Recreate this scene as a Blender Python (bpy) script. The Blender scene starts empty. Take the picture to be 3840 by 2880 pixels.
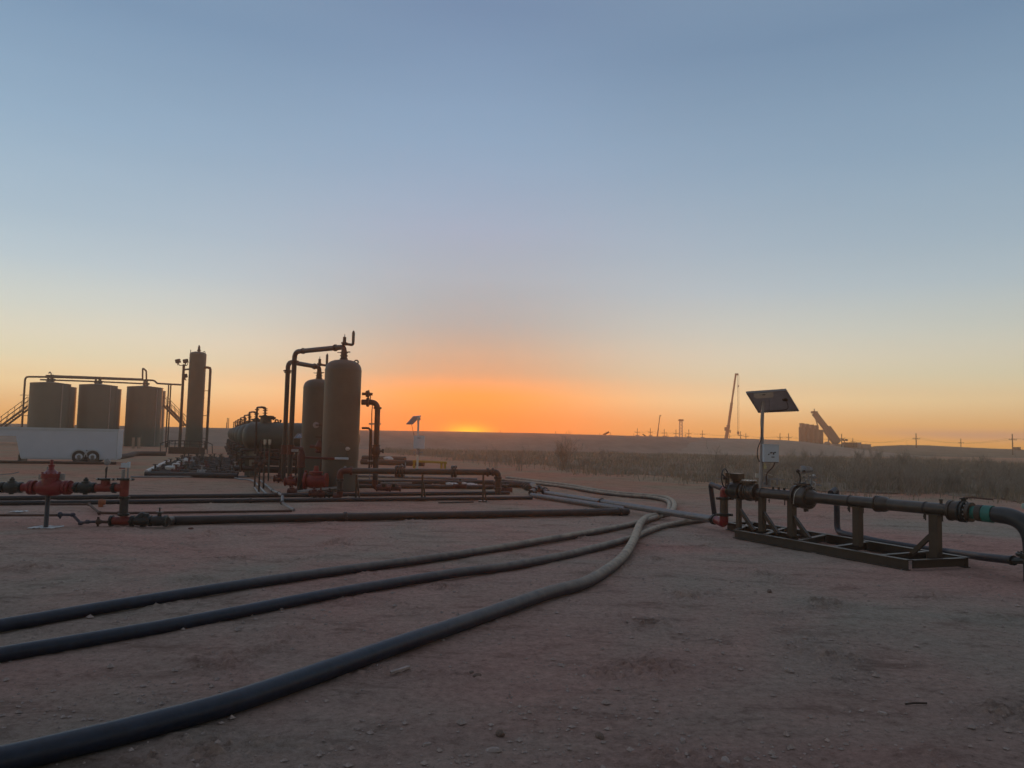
import bpy, math, random
from mathutils import Vector, Matrix, noise as mnoise
PI = math.pi
R = math.radians
sc = bpy.context.scene
C = sc.collection

# ------------------------------------------------------------------ camera
EYE, FPX = 1.7, 2850.0
PITCH, ROLL = R(4.11), R(1.25)
cam_d = bpy.data.cameras.new('camera'); cam = bpy.data.objects.new('camera', cam_d); C.objects.link(cam)
cam_d.sensor_width = 36; cam_d.lens = 36 * FPX / 3840; cam_d.clip_end = 8000; cam_d.clip_start = 0.05
CR = Matrix.Rotation(PI/2 + PITCH, 3, 'X') @ Matrix.Rotation(ROLL, 3, 'Z')
cam.matrix_world = Matrix.Translation((0, 0, EYE)) @ CR.to_4x4()
sc.camera = cam
sc.cycles.use_denoising = True
sc.cycles.max_bounces = 6
sc.cycles.volume_bounces = 1
sc.view_settings.view_transform = 'Standard'
sc.view_settings.look = 'None'
sc.view_settings.exposure = 0.0
sc.view_settings.gamma = 1.0

def lin(h):
    h = h.lstrip('#'); o = []
    for i in (0, 2, 4):
        c = int(h[i:i+2], 16) / 255
        o.append(c/12.92 if c <= 0.04045 else ((c + 0.055)/1.055)**2.4)
    return (o[0], o[1], o[2], 1)

# ------------------------------------------------------------------ sky and sun
SUN_AZ, SUN_EL = R(-3.2), R(0.7)
sun_h = Vector((math.sin(SUN_AZ), math.cos(SUN_AZ), 0))
w = bpy.data.worlds.new('World'); sc.world = w; w.use_nodes = True
nt = w.node_tree; nt.nodes.clear()
def N(t, **k):
    n = nt.nodes.new(t)
    for a, b in k.items(): setattr(n, a, b)
    return n
def M(op, a, b=None, c=None):
    n = N('ShaderNodeMath', operation=op)
    for i, v in enumerate((a, b, c)):
        if v is None: continue
        if isinstance(v, (int, float)): n.inputs[i].default_value = v
        else: nt.links.new(v, n.inputs[i])
    return n.outputs[0]
tc = N('ShaderNodeTexCoord'); sep = N('ShaderNodeSeparateXYZ'); nt.links.new(tc.outputs['Generated'], sep.inputs[0])
X, Y, Z = sep.outputs
horiz = M('SQRT', M('MAXIMUM', M('ADD', M('MULTIPLY', X, X), M('MULTIPLY', Y, Y)), 1e-6))
ca = M('DIVIDE', M('ADD', M('MULTIPLY', X, sun_h.x), M('MULTIPLY', Y, sun_h.y)), horiz)
az = M('ARCCOSINE', M('MINIMUM', M('MAXIMUM', ca, -0.99999), 0.99999))
el = M('ARCTAN2', Z, horiz)
fac = M('DIVIDE', M('MAXIMUM', el, 0.0), R(90))
def ramp(stops):
    r = N('ShaderNodeValToRGB'); cr = r.color_ramp
    k0 = lambda c: (c[0]/2, c[1]/2, c[2]/2, 1)
    cr.elements[0].position = 0; cr.elements[0].color = k0(stops[0][1])
    cr.elements[1].position = 1; cr.elements[1].color = k0(stops[-1][1])
    for e, h in stops[1:-1]:
        k = cr.elements.new(e/90); k.color = k0(h)
    nt.links.new(fac, r.inputs[0]); return r.outputs[0]
#SKYTAB
NEAR = [(0.0, (0.6864, 0.0797, 0.002)), (1.567, (0.6464, 0.1249, 0.002)), (3.171, (0.5464, 0.2379, 0.0301)), (4.776, (0.0685, 0.2887, 0.2532)), (6.38, (0.1798, 0.3585, 0.3407)), (8.539, (0.1569, 0.3863, 0.4552)), (11.909, (0.2636, 0.4344, 0.5437)), (15.303, (0.294, 0.4253, 0.58)), (21.837, (0.2401, 0.3841, 0.5547)), (30.424, (0.1657, 0.2609, 0.4172)), (50.0, (0.28, 0.335, 0.43)), (90.0, (0.32, 0.35, 0.41))]
FAR = [(0.0, (1.0792, 0.4901, 0.0949)), (1.354, (1.1092, 0.6228, 0.2195)), (3.084, (1.1841, 0.9546, 0.5311)), (4.815, (0.8944, 0.8678, 0.622)), (6.2, (0.7982, 0.8048, 0.6548)), (8.013, (0.6447, 0.7168, 0.6684)), (10.982, (0.4634, 0.5915, 0.6662)), (13.932, (0.365, 0.5014, 0.6155)), (19.664, (0.2637, 0.401, 0.5477)), (27.254, (0.1737, 0.2832, 0.4308)), (50.0, (0.28, 0.335, 0.43)), (90.0, (0.32, 0.35, 0.41))]
near = ramp(NEAR)
far = ramp(FAR)
#ENDTAB
wgt = M('EXPONENT', M('MULTIPLY', M('POWER', M('DIVIDE', az, R(12)), 2.0), -1.0))
mx = N('ShaderNodeMix', data_type='RGBA'); nt.links.new(wgt, mx.inputs[0]); nt.links.new(far, mx.inputs[6]); nt.links.new(near, mx.inputs[7])
# the sky opposite the sunset is dimmer
bmr = N('ShaderNodeMapRange', interpolation_type='SMOOTHSTEP'); nt.links.new(az, bmr.inputs[0])
bmr.inputs['From Min'].default_value = R(38); bmr.inputs['From Max'].default_value = R(140); bmr.inputs['To Min'].default_value = 1.0; bmr.inputs['To Max'].default_value = 0.42
back = M('MULTIPLY', bmr.outputs[0], M('SUBTRACT', 1.0, M('MULTIPLY', X, 0.15)))
mb_ = N('ShaderNodeVectorMath', operation='SCALE'); nt.links.new(mx.outputs[2], mb_.inputs[0]); nt.links.new(back, mb_.inputs['Scale'])
# glow where the sun has just gone
g1 = M('POWER', M('DIVIDE', az, R(1.5)), 2.0); g2 = M('POWER', M('DIVIDE', M('SUBTRACT', el, R(0.35)), R(0.55)), 2.0)
glow = M('EXPONENT', M('MULTIPLY', M('ADD', g1, g2), -1.0))
gcol = N('ShaderNodeVectorMath', operation='SCALE'); gcol.inputs[0].default_value = (0.2, 0.36, 0.0); nt.links.new(glow, gcol.inputs['Scale'])
# faint uneven veil and a thin cloud bank low on the right
cvec = N('ShaderNodeCombineXYZ'); nt.links.new(M('MULTIPLY', M('ARCTAN2', X, Y), 2.2), cvec.inputs[0]); nt.links.new(M('MULTIPLY', el, 14.0), cvec.inputs[1])
nzs_ = N('ShaderNodeTexNoise'); nzs_.inputs['Scale'].default_value = 1.6; nzs_.inputs['Detail'].default_value = 4; nt.links.new(cvec.outputs[0], nzs_.inputs['Vector'])
veil = M('ADD', 0.975, M('MULTIPLY', nzs_.outputs[0], 0.05))
vs_ = N('ShaderNodeVectorMath', operation='SCALE'); nt.links.new(mb_.outputs[0], vs_.inputs[0]); nt.links.new(veil, vs_.inputs['Scale'])
cb1 = M('EXPONENT', M('MULTIPLY', M('POWER', M('DIVIDE', M('SUBTRACT', el, M('ADD', R(0.45), M('MULTIPLY', nzs_.outputs[0], R(0.9)))), R(0.32)), 2.0), -1.0))
cb2 = N('ShaderNodeMapRange', interpolation_type='SMOOTHSTEP'); cb2.inputs['From Min'].default_value = R(22); cb2.inputs['From Max'].default_value = R(31); nt.links.new(M('ARCTAN2', X, Y), cb2.inputs[0])
cbm = N('ShaderNodeMix', data_type='RGBA'); nt.links.new(M('MULTIPLY', M('MULTIPLY', cb1, cb2.outputs[0]), 0.55), cbm.inputs[0]); nt.links.new(vs_.outputs[0], cbm.inputs[6]); cbm.inputs[7].default_value = (0.30, 0.17, 0.15, 1)
add = N('ShaderNodeVectorMath', operation='ADD'); nt.links.new(cbm.outputs[2], add.inputs[0]); nt.links.new(gcol.outputs[0], add.inputs[1])
bg = N('ShaderNodeBackground'); nt.links.new(add.outputs[0], bg.inputs[0]); bg.inputs[1].default_value = 2.0
# a little of the physical sky
sky = N('ShaderNodeTexSky', sky_type='NISHITA'); sky.sun_disc = False; sky.sun_elevation = SUN_EL; sky.sun_rotation = SUN_AZ; sky.dust_density = 4
bg2 = N('ShaderNodeBackground'); nt.links.new(sky.outputs[0], bg2.inputs[0]); bg2.inputs[1].default_value = 0.02
ad = N('ShaderNodeAddShader'); nt.links.new(bg.outputs[0], ad.inputs[0]); nt.links.new(bg2.outputs[0], ad.inputs[1])
wo = N('ShaderNodeOutputWorld'); nt.links.new(ad.outputs[0], wo.inputs[0])

sun_d = bpy.data.lights.new('sun', 'SUN'); sun_d.energy = 0.6; sun_d.angle = R(0.6); sun_d.color = (1.0, 0.30, 0.04)
sun = bpy.data.objects.new('sun', sun_d); C.objects.link(sun)
sdir = Vector((math.sin(SUN_AZ)*math.cos(SUN_EL), math.cos(SUN_AZ)*math.cos(SUN_EL), math.sin(SUN_EL)))
sun.rotation_euler = sdir.to_track_quat('Z', 'Y').to_euler(); sun.location = (0, 0, 60)

# ------------------------------------------------------------------ where a point of the photograph lies in the place
def ray(px, py): return (CR @ Vector(((px-1920)/FPX, (1440-py)/FPX, -1))).normalized()
def G(px, py, z=0.0):
    r = ray(px, py); t = (z-EYE)/r.z; return Vector((r.x*t, r.y*t, z))
def P(px, py, d):
    r = ray(px, py); t = d/r.y; return Vector((r.x*t, d, EYE + r.z*t))
def Zat(px, py, d): return P(px, py, d).z

# ------------------------------------------------------------------ materials
MATS = {}
def mat(name, col, rough=0.6, metal=0.0, var=0.25, scale=6.0, bump=0.0, dust=0.0, dustcol=(0.24, 0.18, 0.15), spec=0.5, var_col=None, dusty=None):
    if name in MATS: return MATS[name]
    m = bpy.data.materials.new(name); m.use_nodes = True; t = m.node_tree; b = t.nodes['Principled BSDF']
    b.inputs['Roughness'].default_value = rough; b.inputs['Metallic'].default_value = metal
    b.inputs['Specular IOR Level'].default_value = spec
    tcn = t.nodes.new('ShaderNodeTexCoord'); nz = t.nodes.new('ShaderNodeTexNoise'); nz.inputs['Scale'].default_value = scale
    nz.inputs['Detail'].default_value = 8; nz.inputs['Roughness'].default_value = 0.65
    t.links.new(tcn.outputs['Object'], nz.inputs['Vector'])
    r = t.nodes.new('ShaderNodeValToRGB'); r.color_ramp.elements[0].position = 0.3; r.color_ramp.elements[1].position = 0.7
    c2 = var_col or col
    r.color_ramp.elements[0].color = tuple(c*(1-var) for c in col) + (1,)
    r.color_ramp.elements[1].color = tuple(min(1, c*(1+var)) for c in c2) + (1,)
    t.links.new(nz.outputs[0], r.inputs[0]); out = r.outputs[0]
    if dust > 0:
        g = t.nodes.new('ShaderNodeNewGeometry'); s = t.nodes.new('ShaderNodeSeparateXYZ'); t.links.new(g.outputs['Normal'], s.inputs[0])
        mr = t.nodes.new('ShaderNodeMapRange'); mr.inputs['From Min'].default_value = -0.1; mr.inputs['From Max'].default_value = 0.9
        mr.inputs['To Min'].default_value = 0.12*dust; mr.inputs['To Max'].default_value = dust; t.links.new(s.outputs[2], mr.inputs[0])
        n2 = t.nodes.new('ShaderNodeTexNoise'); n2.inputs['Scale'].default_value = scale*0.5; n2.inputs['Detail'].default_value = 6
        t.links.new(tcn.outputs['Object'], n2.inputs['Vector'])
        mu = t.nodes.new('ShaderNodeMath'); mu.operation = 'MULTIPLY'; t.links.new(mr.outputs[0], mu.inputs[0]); t.links.new(n2.outputs[0], mu.inputs[1])
        mu2 = t.nodes.new('ShaderNodeMath'); mu2.operation = 'MULTIPLY'; mu2.use_clamp = True; mu2.inputs[1].default_value = 2.0; t.links.new(mu.outputs[0], mu2.inputs[0])
        if dusty:  # scales the tan along local Y: dust together with painted sheen
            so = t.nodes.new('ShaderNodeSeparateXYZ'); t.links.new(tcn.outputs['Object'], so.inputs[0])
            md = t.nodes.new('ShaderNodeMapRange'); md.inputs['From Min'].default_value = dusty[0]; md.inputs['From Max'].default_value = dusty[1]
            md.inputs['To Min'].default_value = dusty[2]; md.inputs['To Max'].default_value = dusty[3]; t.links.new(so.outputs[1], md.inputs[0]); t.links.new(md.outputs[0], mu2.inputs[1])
        mxx = t.nodes.new('ShaderNodeMix'); mxx.data_type = 'RGBA'; mxx.inputs[7].default_value = tuple(dustcol)+(1,)
        t.links.new(mu2.outputs[0], mxx.inputs[0]); t.links.new(out, mxx.inputs[6]); out = mxx.outputs[2]
        ra = t.nodes.new('ShaderNodeMapRange'); ra.inputs['To Min'].default_value = rough; ra.inputs['To Max'].default_value = 0.95
        t.links.new(mu2.outputs[0], ra.inputs[0]); t.links.new(ra.outputs[0], b.inputs['Roughness'])
    t.links.new(out, b.inputs['Base Color'])
    if bump > 0:
        bp = t.nodes.new('ShaderNodeBump'); bp.inputs['Strength'].default_value = bump; bp.inputs['Distance'].default_value = 0.01
        t.links.new(nz.outputs[0], bp.inputs['Height']); t.links.new(bp.outputs[0], b.inputs['Normal'])
    MATS[name] = m; return m

def ground_mat():
    m = bpy.data.materials.new('dry_dirt'); m.use_nodes = True; t = m.node_tree; b = t.nodes['Principled BSDF']
    b.inputs['Roughness'].default_value = 1.0; b.inputs['Specular IOR Level'].default_value = 0.0
    tcn = t.nodes.new('ShaderNodeTexCoord')
    def nz(s, d=8, r=0.6, dist=0.0):
        n = t.nodes.new('ShaderNodeTexNoise'); n.inputs['Scale'].default_value = s; n.inputs['Detail'].default_value = d
        n.inputs['Roughness'].default_value = r; n.inputs['Distortion'].default_value = dist
        t.links.new(tcn.outputs['Object'], n.inputs['Vector']); return n.outputs[0]
    def rp(src, stops):
        r = t.nodes.new('ShaderNodeValToRGB'); e = r.color_ramp.elements
        e[0].position, e[0].color = stops[0][0], stops[0][1]+(1,); e[1].position, e[1].color = stops[-1][0], stops[-1][1]+(1,)
        for p_, c_ in stops[1:-1]: k = e.new(p_); k.color = c_+(1,)
        t.links.new(src, r.inputs[0]); return r.outputs[0]
    def mix(f, a, c, mode='MIX', fv=None):
        n = t.nodes.new('ShaderNodeMix'); n.data_type = 'RGBA'; n.blend_type = mode
        if fv is not None: n.inputs[0].default_value = fv
        else: t.links.new(f, n.inputs[0])
        for i, v in ((6, a), (7, c)):
            if isinstance(v, tuple): n.inputs[i].default_value = v+(1,)
            else: t.links.new(v, n.inputs[i])
        return n.outputs[2]
    mpn = t.nodes.new('ShaderNodeMapping'); mpn.inputs['Scale'].default_value = (0.75, 1.6, 1); mpn.inputs['Rotation'].default_value = (0, 0, 0.12); t.links.new(tcn.outputs['Object'], mpn.inputs['Vector'])
    def nzs(s, d=8, r=0.6, dist=0.0):
        n = t.nodes.new('ShaderNodeTexNoise'); n.inputs['Scale'].default_value = s; n.inputs['Detail'].default_value = d
        n.inputs['Roughness'].default_value = r; n.inputs['Distortion'].default_value = dist
        t.links.new(mpn.outputs['Vector'], n.inputs['Vector']); return n.outputs[0]
    big = nz(0.22, 5, 0.55, 0.6)
    base = rp(big, [(0.36, (0.37, 0.31, 0.255)), (0.5, (0.43, 0.295, 0.245)), (0.62, (0.46, 0.270, 0.225))])
    mid = rp(nzs(1.5, 10, 0.72, 0.5), [(0.3, (0.60, 0.57, 0.55)), (0.46, (1.08, 1.08, 1.08)), (0.6, (1.18, 1.18, 1.18)), (0.75, (1.36, 1.35, 1.34))])
    col = mix(None, base, mid, 'MULTIPLY', 1.0)
    fine = rp(nz(14, 12, 0.88), [(0.33, (0.22, 0.20, 0.18)), (0.43, (1.0, 0.97, 0.95)), (0.58, (1.38, 1.38, 1.38)), (0.70, (1.9, 1.9, 1.9))])
    col = mix(None, col, fine, 'MULTIPLY', 1.0)
    # pebbles pressed into the dirt
    vo = t.nodes.new('ShaderNodeTexVoronoi'); vo.inputs['Scale'].default_value = 26; t.links.new(tcn.outputs['Object'], vo.inputs['Vector'])
    peb = rp(vo.outputs['Distance'], [(0.05, (1, 1, 1)), (0.16, (0, 0, 0))])
    sel = rp(vo.outputs['Color'], [(0.80, (0, 0, 0)), (0.84, (1, 1, 1))])
    pm = mix(None, peb, sel, 'MULTIPLY', 1.0)
    col = mix(pm, col, (0.55, 0.47, 0.44))
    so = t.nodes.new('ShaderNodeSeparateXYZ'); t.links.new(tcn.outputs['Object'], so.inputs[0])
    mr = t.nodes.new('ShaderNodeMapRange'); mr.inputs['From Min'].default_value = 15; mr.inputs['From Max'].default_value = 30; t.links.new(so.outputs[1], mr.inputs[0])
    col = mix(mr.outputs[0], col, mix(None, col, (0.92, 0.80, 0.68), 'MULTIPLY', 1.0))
    t.links.new(col, b.inputs['Base Color'])
    def bump(h, dist, st, prev=None):
        n = t.nodes.new('ShaderNodeBump'); n.inputs['Strength'].default_value = st; n.inputs['Distance'].default_value = dist
        t.links.new(h, n.inputs['Height'])
        if prev: t.links.new(prev, n.inputs['Normal'])
        return n.outputs[0]
    n1 = bump(nzs(1.8, 8, 0.7), 0.06, 0.5); n2 = bump(nz(12, 12, 0.85), 0.05, 1.0, n1); n3 = bump(pm, 0.01, 0.6, n2)
    t.links.new(n3, b.inputs['Normal'])
    return m

M_dirt = ground_mat()
M_berm = mat('berm_soil', (0.34, 0.24, 0.19), 0.95, 0, 0.18, 0.35, 0, spec=0.1)
M_sand = mat('pale_sand', (0.40, 0.30, 0.235), 0.95, 0, 0.12, 0.5, 0, spec=0.1)
M_hill = mat('hill_soil', (0.19, 0.155, 0.12), 0.95, 0, 0.3, 0.15, 0, spec=0.1)
M_hose = mat('black_poly', (0.007, 0.013, 0.026), 0.55, 0, 0.3, 9, 0.15, dust=0.05)
M_hose_dust_sheen = mat('dusty_sheen_poly', (0.006, 0.015, 0.034), 0.42, 0, 0.4, 14, 0.3, dust=0.5, dustcol=(0.50, 0.41, 0.31), dusty=(6.0, 11.5, 0.05, 3.8))  # tan toward the far bend: dust plus sunset sheen painted into the colour
M_pipe = mat('brown_pipe', (0.026, 0.026, 0.028), 0.42, 0.2, 0.35, 7, 0.1, dust=0.14)
M_blk = mat('black_pipe', (0.016, 0.018, 0.023), 0.45, 0.0, 0.3, 8, 0.1, dust=0.05)
M_silver = mat('galvanised_pipe', (0.22, 0.22, 0.23), 0.38, 0.6, 0.25, 7, 0.05, dust=0.3)
M_grey = mat('grey_metal', (0.28, 0.29, 0.30), 0.45, 0.4, 0.15, 8, 0.05, dust=0.2)
M_tan = mat('tan_vessel_paint', (0.060, 0.082, 0.070), 0.5, 0, 0.16, 1.6, 0.05, dust=0.15)
M_tank = mat('tank_paint', (0.045, 0.090, 0.090), 0.55, 0, 0.12, 0.8, 0.05, dust=0.1)
M_skid = mat('brown_skid_paint', (0.036, 0.028, 0.020), 0.42, 0.1, 0.3, 5, 0.1, dust=0.14)
M_run = mat('brown_run_paint', (0.050, 0.046, 0.040), 0.28, 0.3, 0.3, 6, 0.05, dust=0.12)
M_red = mat('red_valve_paint', (0.20, 0.008, 0.012), 0.4, 0, 0.35, 9, 0.15, dust=0.05)
M_orange = mat('orange_fitting', (0.19, 0.018, 0.012), 0.5, 0, 0.3, 9, 0.15, dust=0.06)
M_dred = mat('dull_red_fitting', (0.09, 0.016, 0.013), 0.55, 0, 0.3, 9, 0.1, dust=0.08)
M_valve = mat('dark_green_casting', (0.010, 0.020, 0.022), 0.4, 0.2, 0.4, 12, 0.2, dust=0.05)
M_bolt = mat('zinc_bolt', (0.45, 0.44, 0.42), 0.35, 0.8, 0.2, 20)
M_rust = mat('rusty_pipe', (0.085, 0.045, 0.035), 0.8, 0.1, 0.4, 14, 0.3, dust=0.2)
M_blue = mat('blue_union', (0.03, 0.04, 0.07), 0.45, 0.2, 0.4, 12, 0.1, dust=0.2)
M_teal = mat('teal_tape', (0.012, 0.16, 0.13), 0.5, 0, 0.2, 9, 0)
M_white = mat('white_panel', (0.60, 0.68, 0.78), 0.4, 0, 0.05, 1.5, 0, dust=0.1)
M_box = mat('grey_enclosure', (0.52, 0.60, 0.66), 0.45, 0, 0.08, 4, 0)
M_cream = mat('cream_bracket', (0.62, 0.60, 0.52), 0.5, 0, 0.08, 6, 0)
M_plastic = mat('white_plastic_sheet', (0.62, 0.60, 0.58), 0.5, 0, 0.1, 6, 0.2)
M_tyre = mat('tyre_rubber', (0.035, 0.035, 0.037), 0.85, 0, 0.2, 9, 0, dust=0.6)
M_rim = mat('dusty_rim', (0.20, 0.19, 0.18), 0.6, 0.2, 0.2, 9)
M_dark = mat('black_plastic', (0.012, 0.012, 0.014), 0.5, 0, 0.2, 9)
M_pv = mat('panel_backsheet', (0.34, 0.37, 0.42), 0.5, 0, 0.1, 9)
M_cell = mat('solar_cells', (0.012, 0.016, 0.04), 0.12, 0, 0.2, 30)
M_yellow = mat('yellow_rail_paint', (0.42, 0.26, 0.012), 0.5, 0, 0.15, 9)
M_rock = mat('pale_stone', (0.40, 0.31, 0.27), 0.9, 0, 0.3, 20, 0.5)
M_clod = mat('brown_clod', (0.26, 0.18, 0.14), 0.95, 0, 0.35, 30, 0.8)
M_twig = mat('dry_twig', (0.33, 0.285, 0.235), 0.9, 0, 0.3, 3)
M_grass = mat('dry_grass', (0.29, 0.235, 0.165), 0.9, 0, 0.35, 0.5)
M_wood = mat('weathered_pole', (0.07, 0.05, 0.04), 0.9, 0, 0.3, 2)
M_conc = mat('dusty_silo', (0.10, 0.10, 0.09), 0.7, 0, 0.12, 0.3)
M_crane = mat('crane_boom_paint', (0.05, 0.05, 0.05), 0.6, 0, 0.15, 0.5)
M_truck = mat('pale_equipment', (0.42, 0.38, 0.36), 0.6, 0, 0.1, 0.5)

# ------------------------------------------------------------------ mesh builder
def frame(d):
    d = d.normalized(); u = Vector((0, 0, 1)) if abs(d.z) < 0.9 else Vector((1, 0, 0))
    a = d.cross(u).normalized(); b = a.cross(d).normalized(); return a, b
def V3(p): return p if isinstance(p, Vector) else Vector(p)
def fillet(pts, r, n=6):
    pts = [V3(p) for p in pts]; out = [pts[0]]
    for i in range(1, len(pts)-1):
        a, b, c = pts[i-1], pts[i], pts[i+1]
        u, v = (a-b), (c-b); lu, lv = u.length, v.length
        k = min(r, lu*0.49, lv*0.49); p0 = b + u.normalized()*k; p2 = b + v.normalized()*k
        for j in range(n+1):
            s = j/n; out.append(p0*(1-s)**2 + b*2*s*(1-s) + p2*s*s)
    out.append(pts[-1]); return out
def spline(pts, n=6):
    pts = [V3(p) for p in pts]; q = [pts[0]*2-pts[1]] + pts + [pts[-1]*2-pts[-2]]; out = []
    for i in range(1, len(q)-2):
        p0, p1, p2, p3 = q[i-1:i+3]
        for j in range(n):
            t = j/n
            out.append(0.5*((2*p1) + (p2-p0)*t + (2*p0-5*p1+4*p2-p3)*t*t + (3*p1-p0-3*p2+p3)*t**3))
    out.append(q[-2]); return out
class MB:
    def __init__(s): s.v = []; s.f = []
    def ring(s, c, a, b, r, n):
        k = len(s.v)
        for i in range(n):
            t = 2*PI*i/n; s.v.append(c + a*(r*math.cos(t)) + b*(r*math.sin(t)))
        return k
    def bridge(s, k0, k1, n):
        for i in range(n):
            j = (i+1) % n; s.f.append((k0+i, k0+j, k1+j, k1+i))
    def tube(s, pts, r, n=12, caps=True, rs=None):
        pts = [V3(p) for p in pts]; m = len(pts); ks = []; a = None
        for i, p in enumerate(pts):
            d = (pts[min(i+1, m-1)] - pts[max(i-1, 0)])
            d = d.normalized() if d.length > 1e-9 else Vector((0, 0, 1))
            if a is None: a, b = frame(d)
            else:
                a = (a - d*a.dot(d)); a = a.normalized() if a.length > 1e-6 else frame(d)[0]; b = a.cross(d).normalized()
            ks.append(s.ring(p, a, b, rs[i] if rs else r, n))
        for i in range(m-1): s.bridge(ks[i], ks[i+1], n)
        if caps: s.f.append(tuple(range(ks[0]+n-1, ks[0]-1, -1))); s.f.append(tuple(range(ks[-1], ks[-1]+n)))
        return s
    def cyl(s, p0, p1, r, n=12, r1=None): return s.lathe(p0, V3(p1)-V3(p0), [(0, r), ((V3(p1)-V3(p0)).length, r if r1 is None else r1)], n)
    def lathe(s, p, d, prof, n=16):
        p = V3(p); d = V3(d).normalized(); a, b = frame(d); ks = []
        for t, r in prof: ks.append(s.ring(p + d*t, a, b, max(r, 1e-4), n))
        for i in range(len(ks)-1): s.bridge(ks[i], ks[i+1], n)
        s.f.append(tuple(range(ks[0]+n-1, ks[0]-1, -1))); s.f.append(tuple(range(ks[-1], ks[-1]+n)))
        return s
    def box(s, c, sz, ax=None):
        c = V3(c); x, y, z = ax if ax else (Vector((1,0,0)), Vector((0,1,0)), Vector((0,0,1)))
        k = len(s.v)
        for i in (-.5, .5):
            for j in (-.5, .5):
                for l in (-.5, .5): s.v.append(c + x*(i*sz[0]) + y*(j*sz[1]) + z*(l*sz[2]))
        for f in ((0,1,3,2), (4,6,7,5), (0,4,5,1), (2,3,7,6), (0,2,6,4), (1,5,7,3)): s.f.append(tuple(k+i for i in f))
        return s
    def beam(s, p0, p1, w_, h_):
        p0, p1 = V3(p0), V3(p1); d = (p1-p0); L = d.length; d.normalize()
        u = Vector((0, 0, 1)) if abs(d.z) < 0.95 else Vector((0, 1, 0))
        a = d.cross(u).normalized(); b = a.cross(d).normalized()
        return s.box((p0+p1)/2, (L, w_, h_), (d, a, b))
    def ell(s, c, rx, ry, rz, n=12, m=8, jit=0, seed=0):
        c = V3(c); rnd = random.Random(seed); k = len(s.v)
        s.v.append(c + Vector((0, 0, rz)))
        for i in range(1, m):
            ph = PI*i/m
            for j in range(n):
                th = 2*PI*j/n; q = 1 + rnd.uniform(-jit, jit)
                s.v.append(c + Vector((rx*math.sin(ph)*math.cos(th)*q, ry*math.sin(ph)*math.sin(th)*q, rz*math.cos(ph)*q)))
        s.v.append(c - Vector((0, 0, rz))); e = len(s.v)-1
        for j in range(n): s.f.append((k, k+1+j, k+1+(j+1) % n)); s.f.append((e, e-n+(j+1) % n, e-n+j))
        for i in range(m-2):
            for j in range(n):
                a0 = k+1+i*n; s.f.append((a0+j, a0+n+j, a0+n+(j+1) % n, a0+(j+1) % n))
        return s
    def flange(s, p, d, r, t=0.03, bolts=8, br=0.012):
        p = V3(p); d = V3(d).normalized(); s.lathe(p - d*(t/2), d, [(0, r*.97), (t*.1, r), (t*.9, r), (t, r*.97)], 20)
        a, b = frame(d)
        for i in range(bolts):
            q = 2*PI*(i+.5)/bolts; c = p + (a*math.cos(q) + b*math.sin(q))*(r*.82); s.cyl(c - d*(t*.5+br), c + d*(t*.5+br), br, 6)
        return s
    def torus(s, c, d, R0, r0, n=28, m=6):
        a, b = frame(V3(d)); c = V3(c); k = len(s.v); dn = V3(d).normalized()
        for i in range(n):
            t = 2*PI*i/n; e = a*math.cos(t) + b*math.sin(t)
            for j in range(m):
                q = 2*PI*j/m; s.v.append(c + e*(R0 + r0*math.cos(q)) + dn*(r0*math.sin(q)))
        for i in range(n):
            for j in range(m):
                s.f.append((k+i*m+j, k+((i+1) % n)*m+j, k+((i+1) % n)*m+(j+1) % m, k+i*m+(j+1) % m))
        return s
    def quad(s, *p):
        k = len(s.v); s.v += [V3(q) for q in p]; s.f.append(tuple(range(k, k+len(p)))); return s
    def mesh(s, name, material, origin):
        me = bpy.data.meshes.new(name); me.from_pydata([v - origin for v in s.v], [], s.f)
        me.validate(); me.update()
        for p in me.polygons: p.use_smooth = True
        try: me.set_sharp_from_angle(angle=R(35))
        except Exception: pass
        me.materials.append(material); return me

def tag(o, label=None, cat=None, group=None, kind=None):
    if label: o['label'] = label
    if cat: o['category'] = cat
    if group: o['group'] = group
    if kind: o['kind'] = kind
    return o
def thing(name, label, cat, loc=(0, 0, 0), group=None):
    o = bpy.data.objects.new(name, None); C.objects.link(o); o.location = loc; o.empty_display_size = 0.2
    o['_w'] = list(loc); return tag(o, label, cat, group)
def wloc(o): return Vector(o['_w'])
def part(name, mb, m, parent, label=None):
    org = wloc(parent); o = bpy.data.objects.new(name, mb.mesh(name, m, org)); C.objects.link(o)
    o.parent = parent; o['_w'] = list(org)
    if label: o['label'] = label
    return o
def single(name, mb, m, label, cat, loc, group=None, kind=None):
    loc = V3(loc); o = bpy.data.objects.new(name, mb.mesh(name, m, loc)); C.objects.link(o); o.location = loc; o['_w'] = list(loc)
    return tag(o, label, cat, group, kind)
def struct(name, mb, m, label=None): return single(name, mb, m, label, None, (0, 0, 0), kind='structure')
def dup(root, loc, label=None, group=None, rotz=None, scale=None):
    r = root.copy(); C.objects.link(r); r.location = loc
    if rotz is not None: r.rotation_euler.z = rotz
    if scale is not None: r.scale = (scale,)*3
    if label: r['label'] = label
    if group: r['group'] = group
    for ch in list(root.children):
        c = ch.copy(); C.objects.link(c); c.parent = r
        for g in ch.children: d = g.copy(); C.objects.link(d); d.parent = c
    return r

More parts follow.
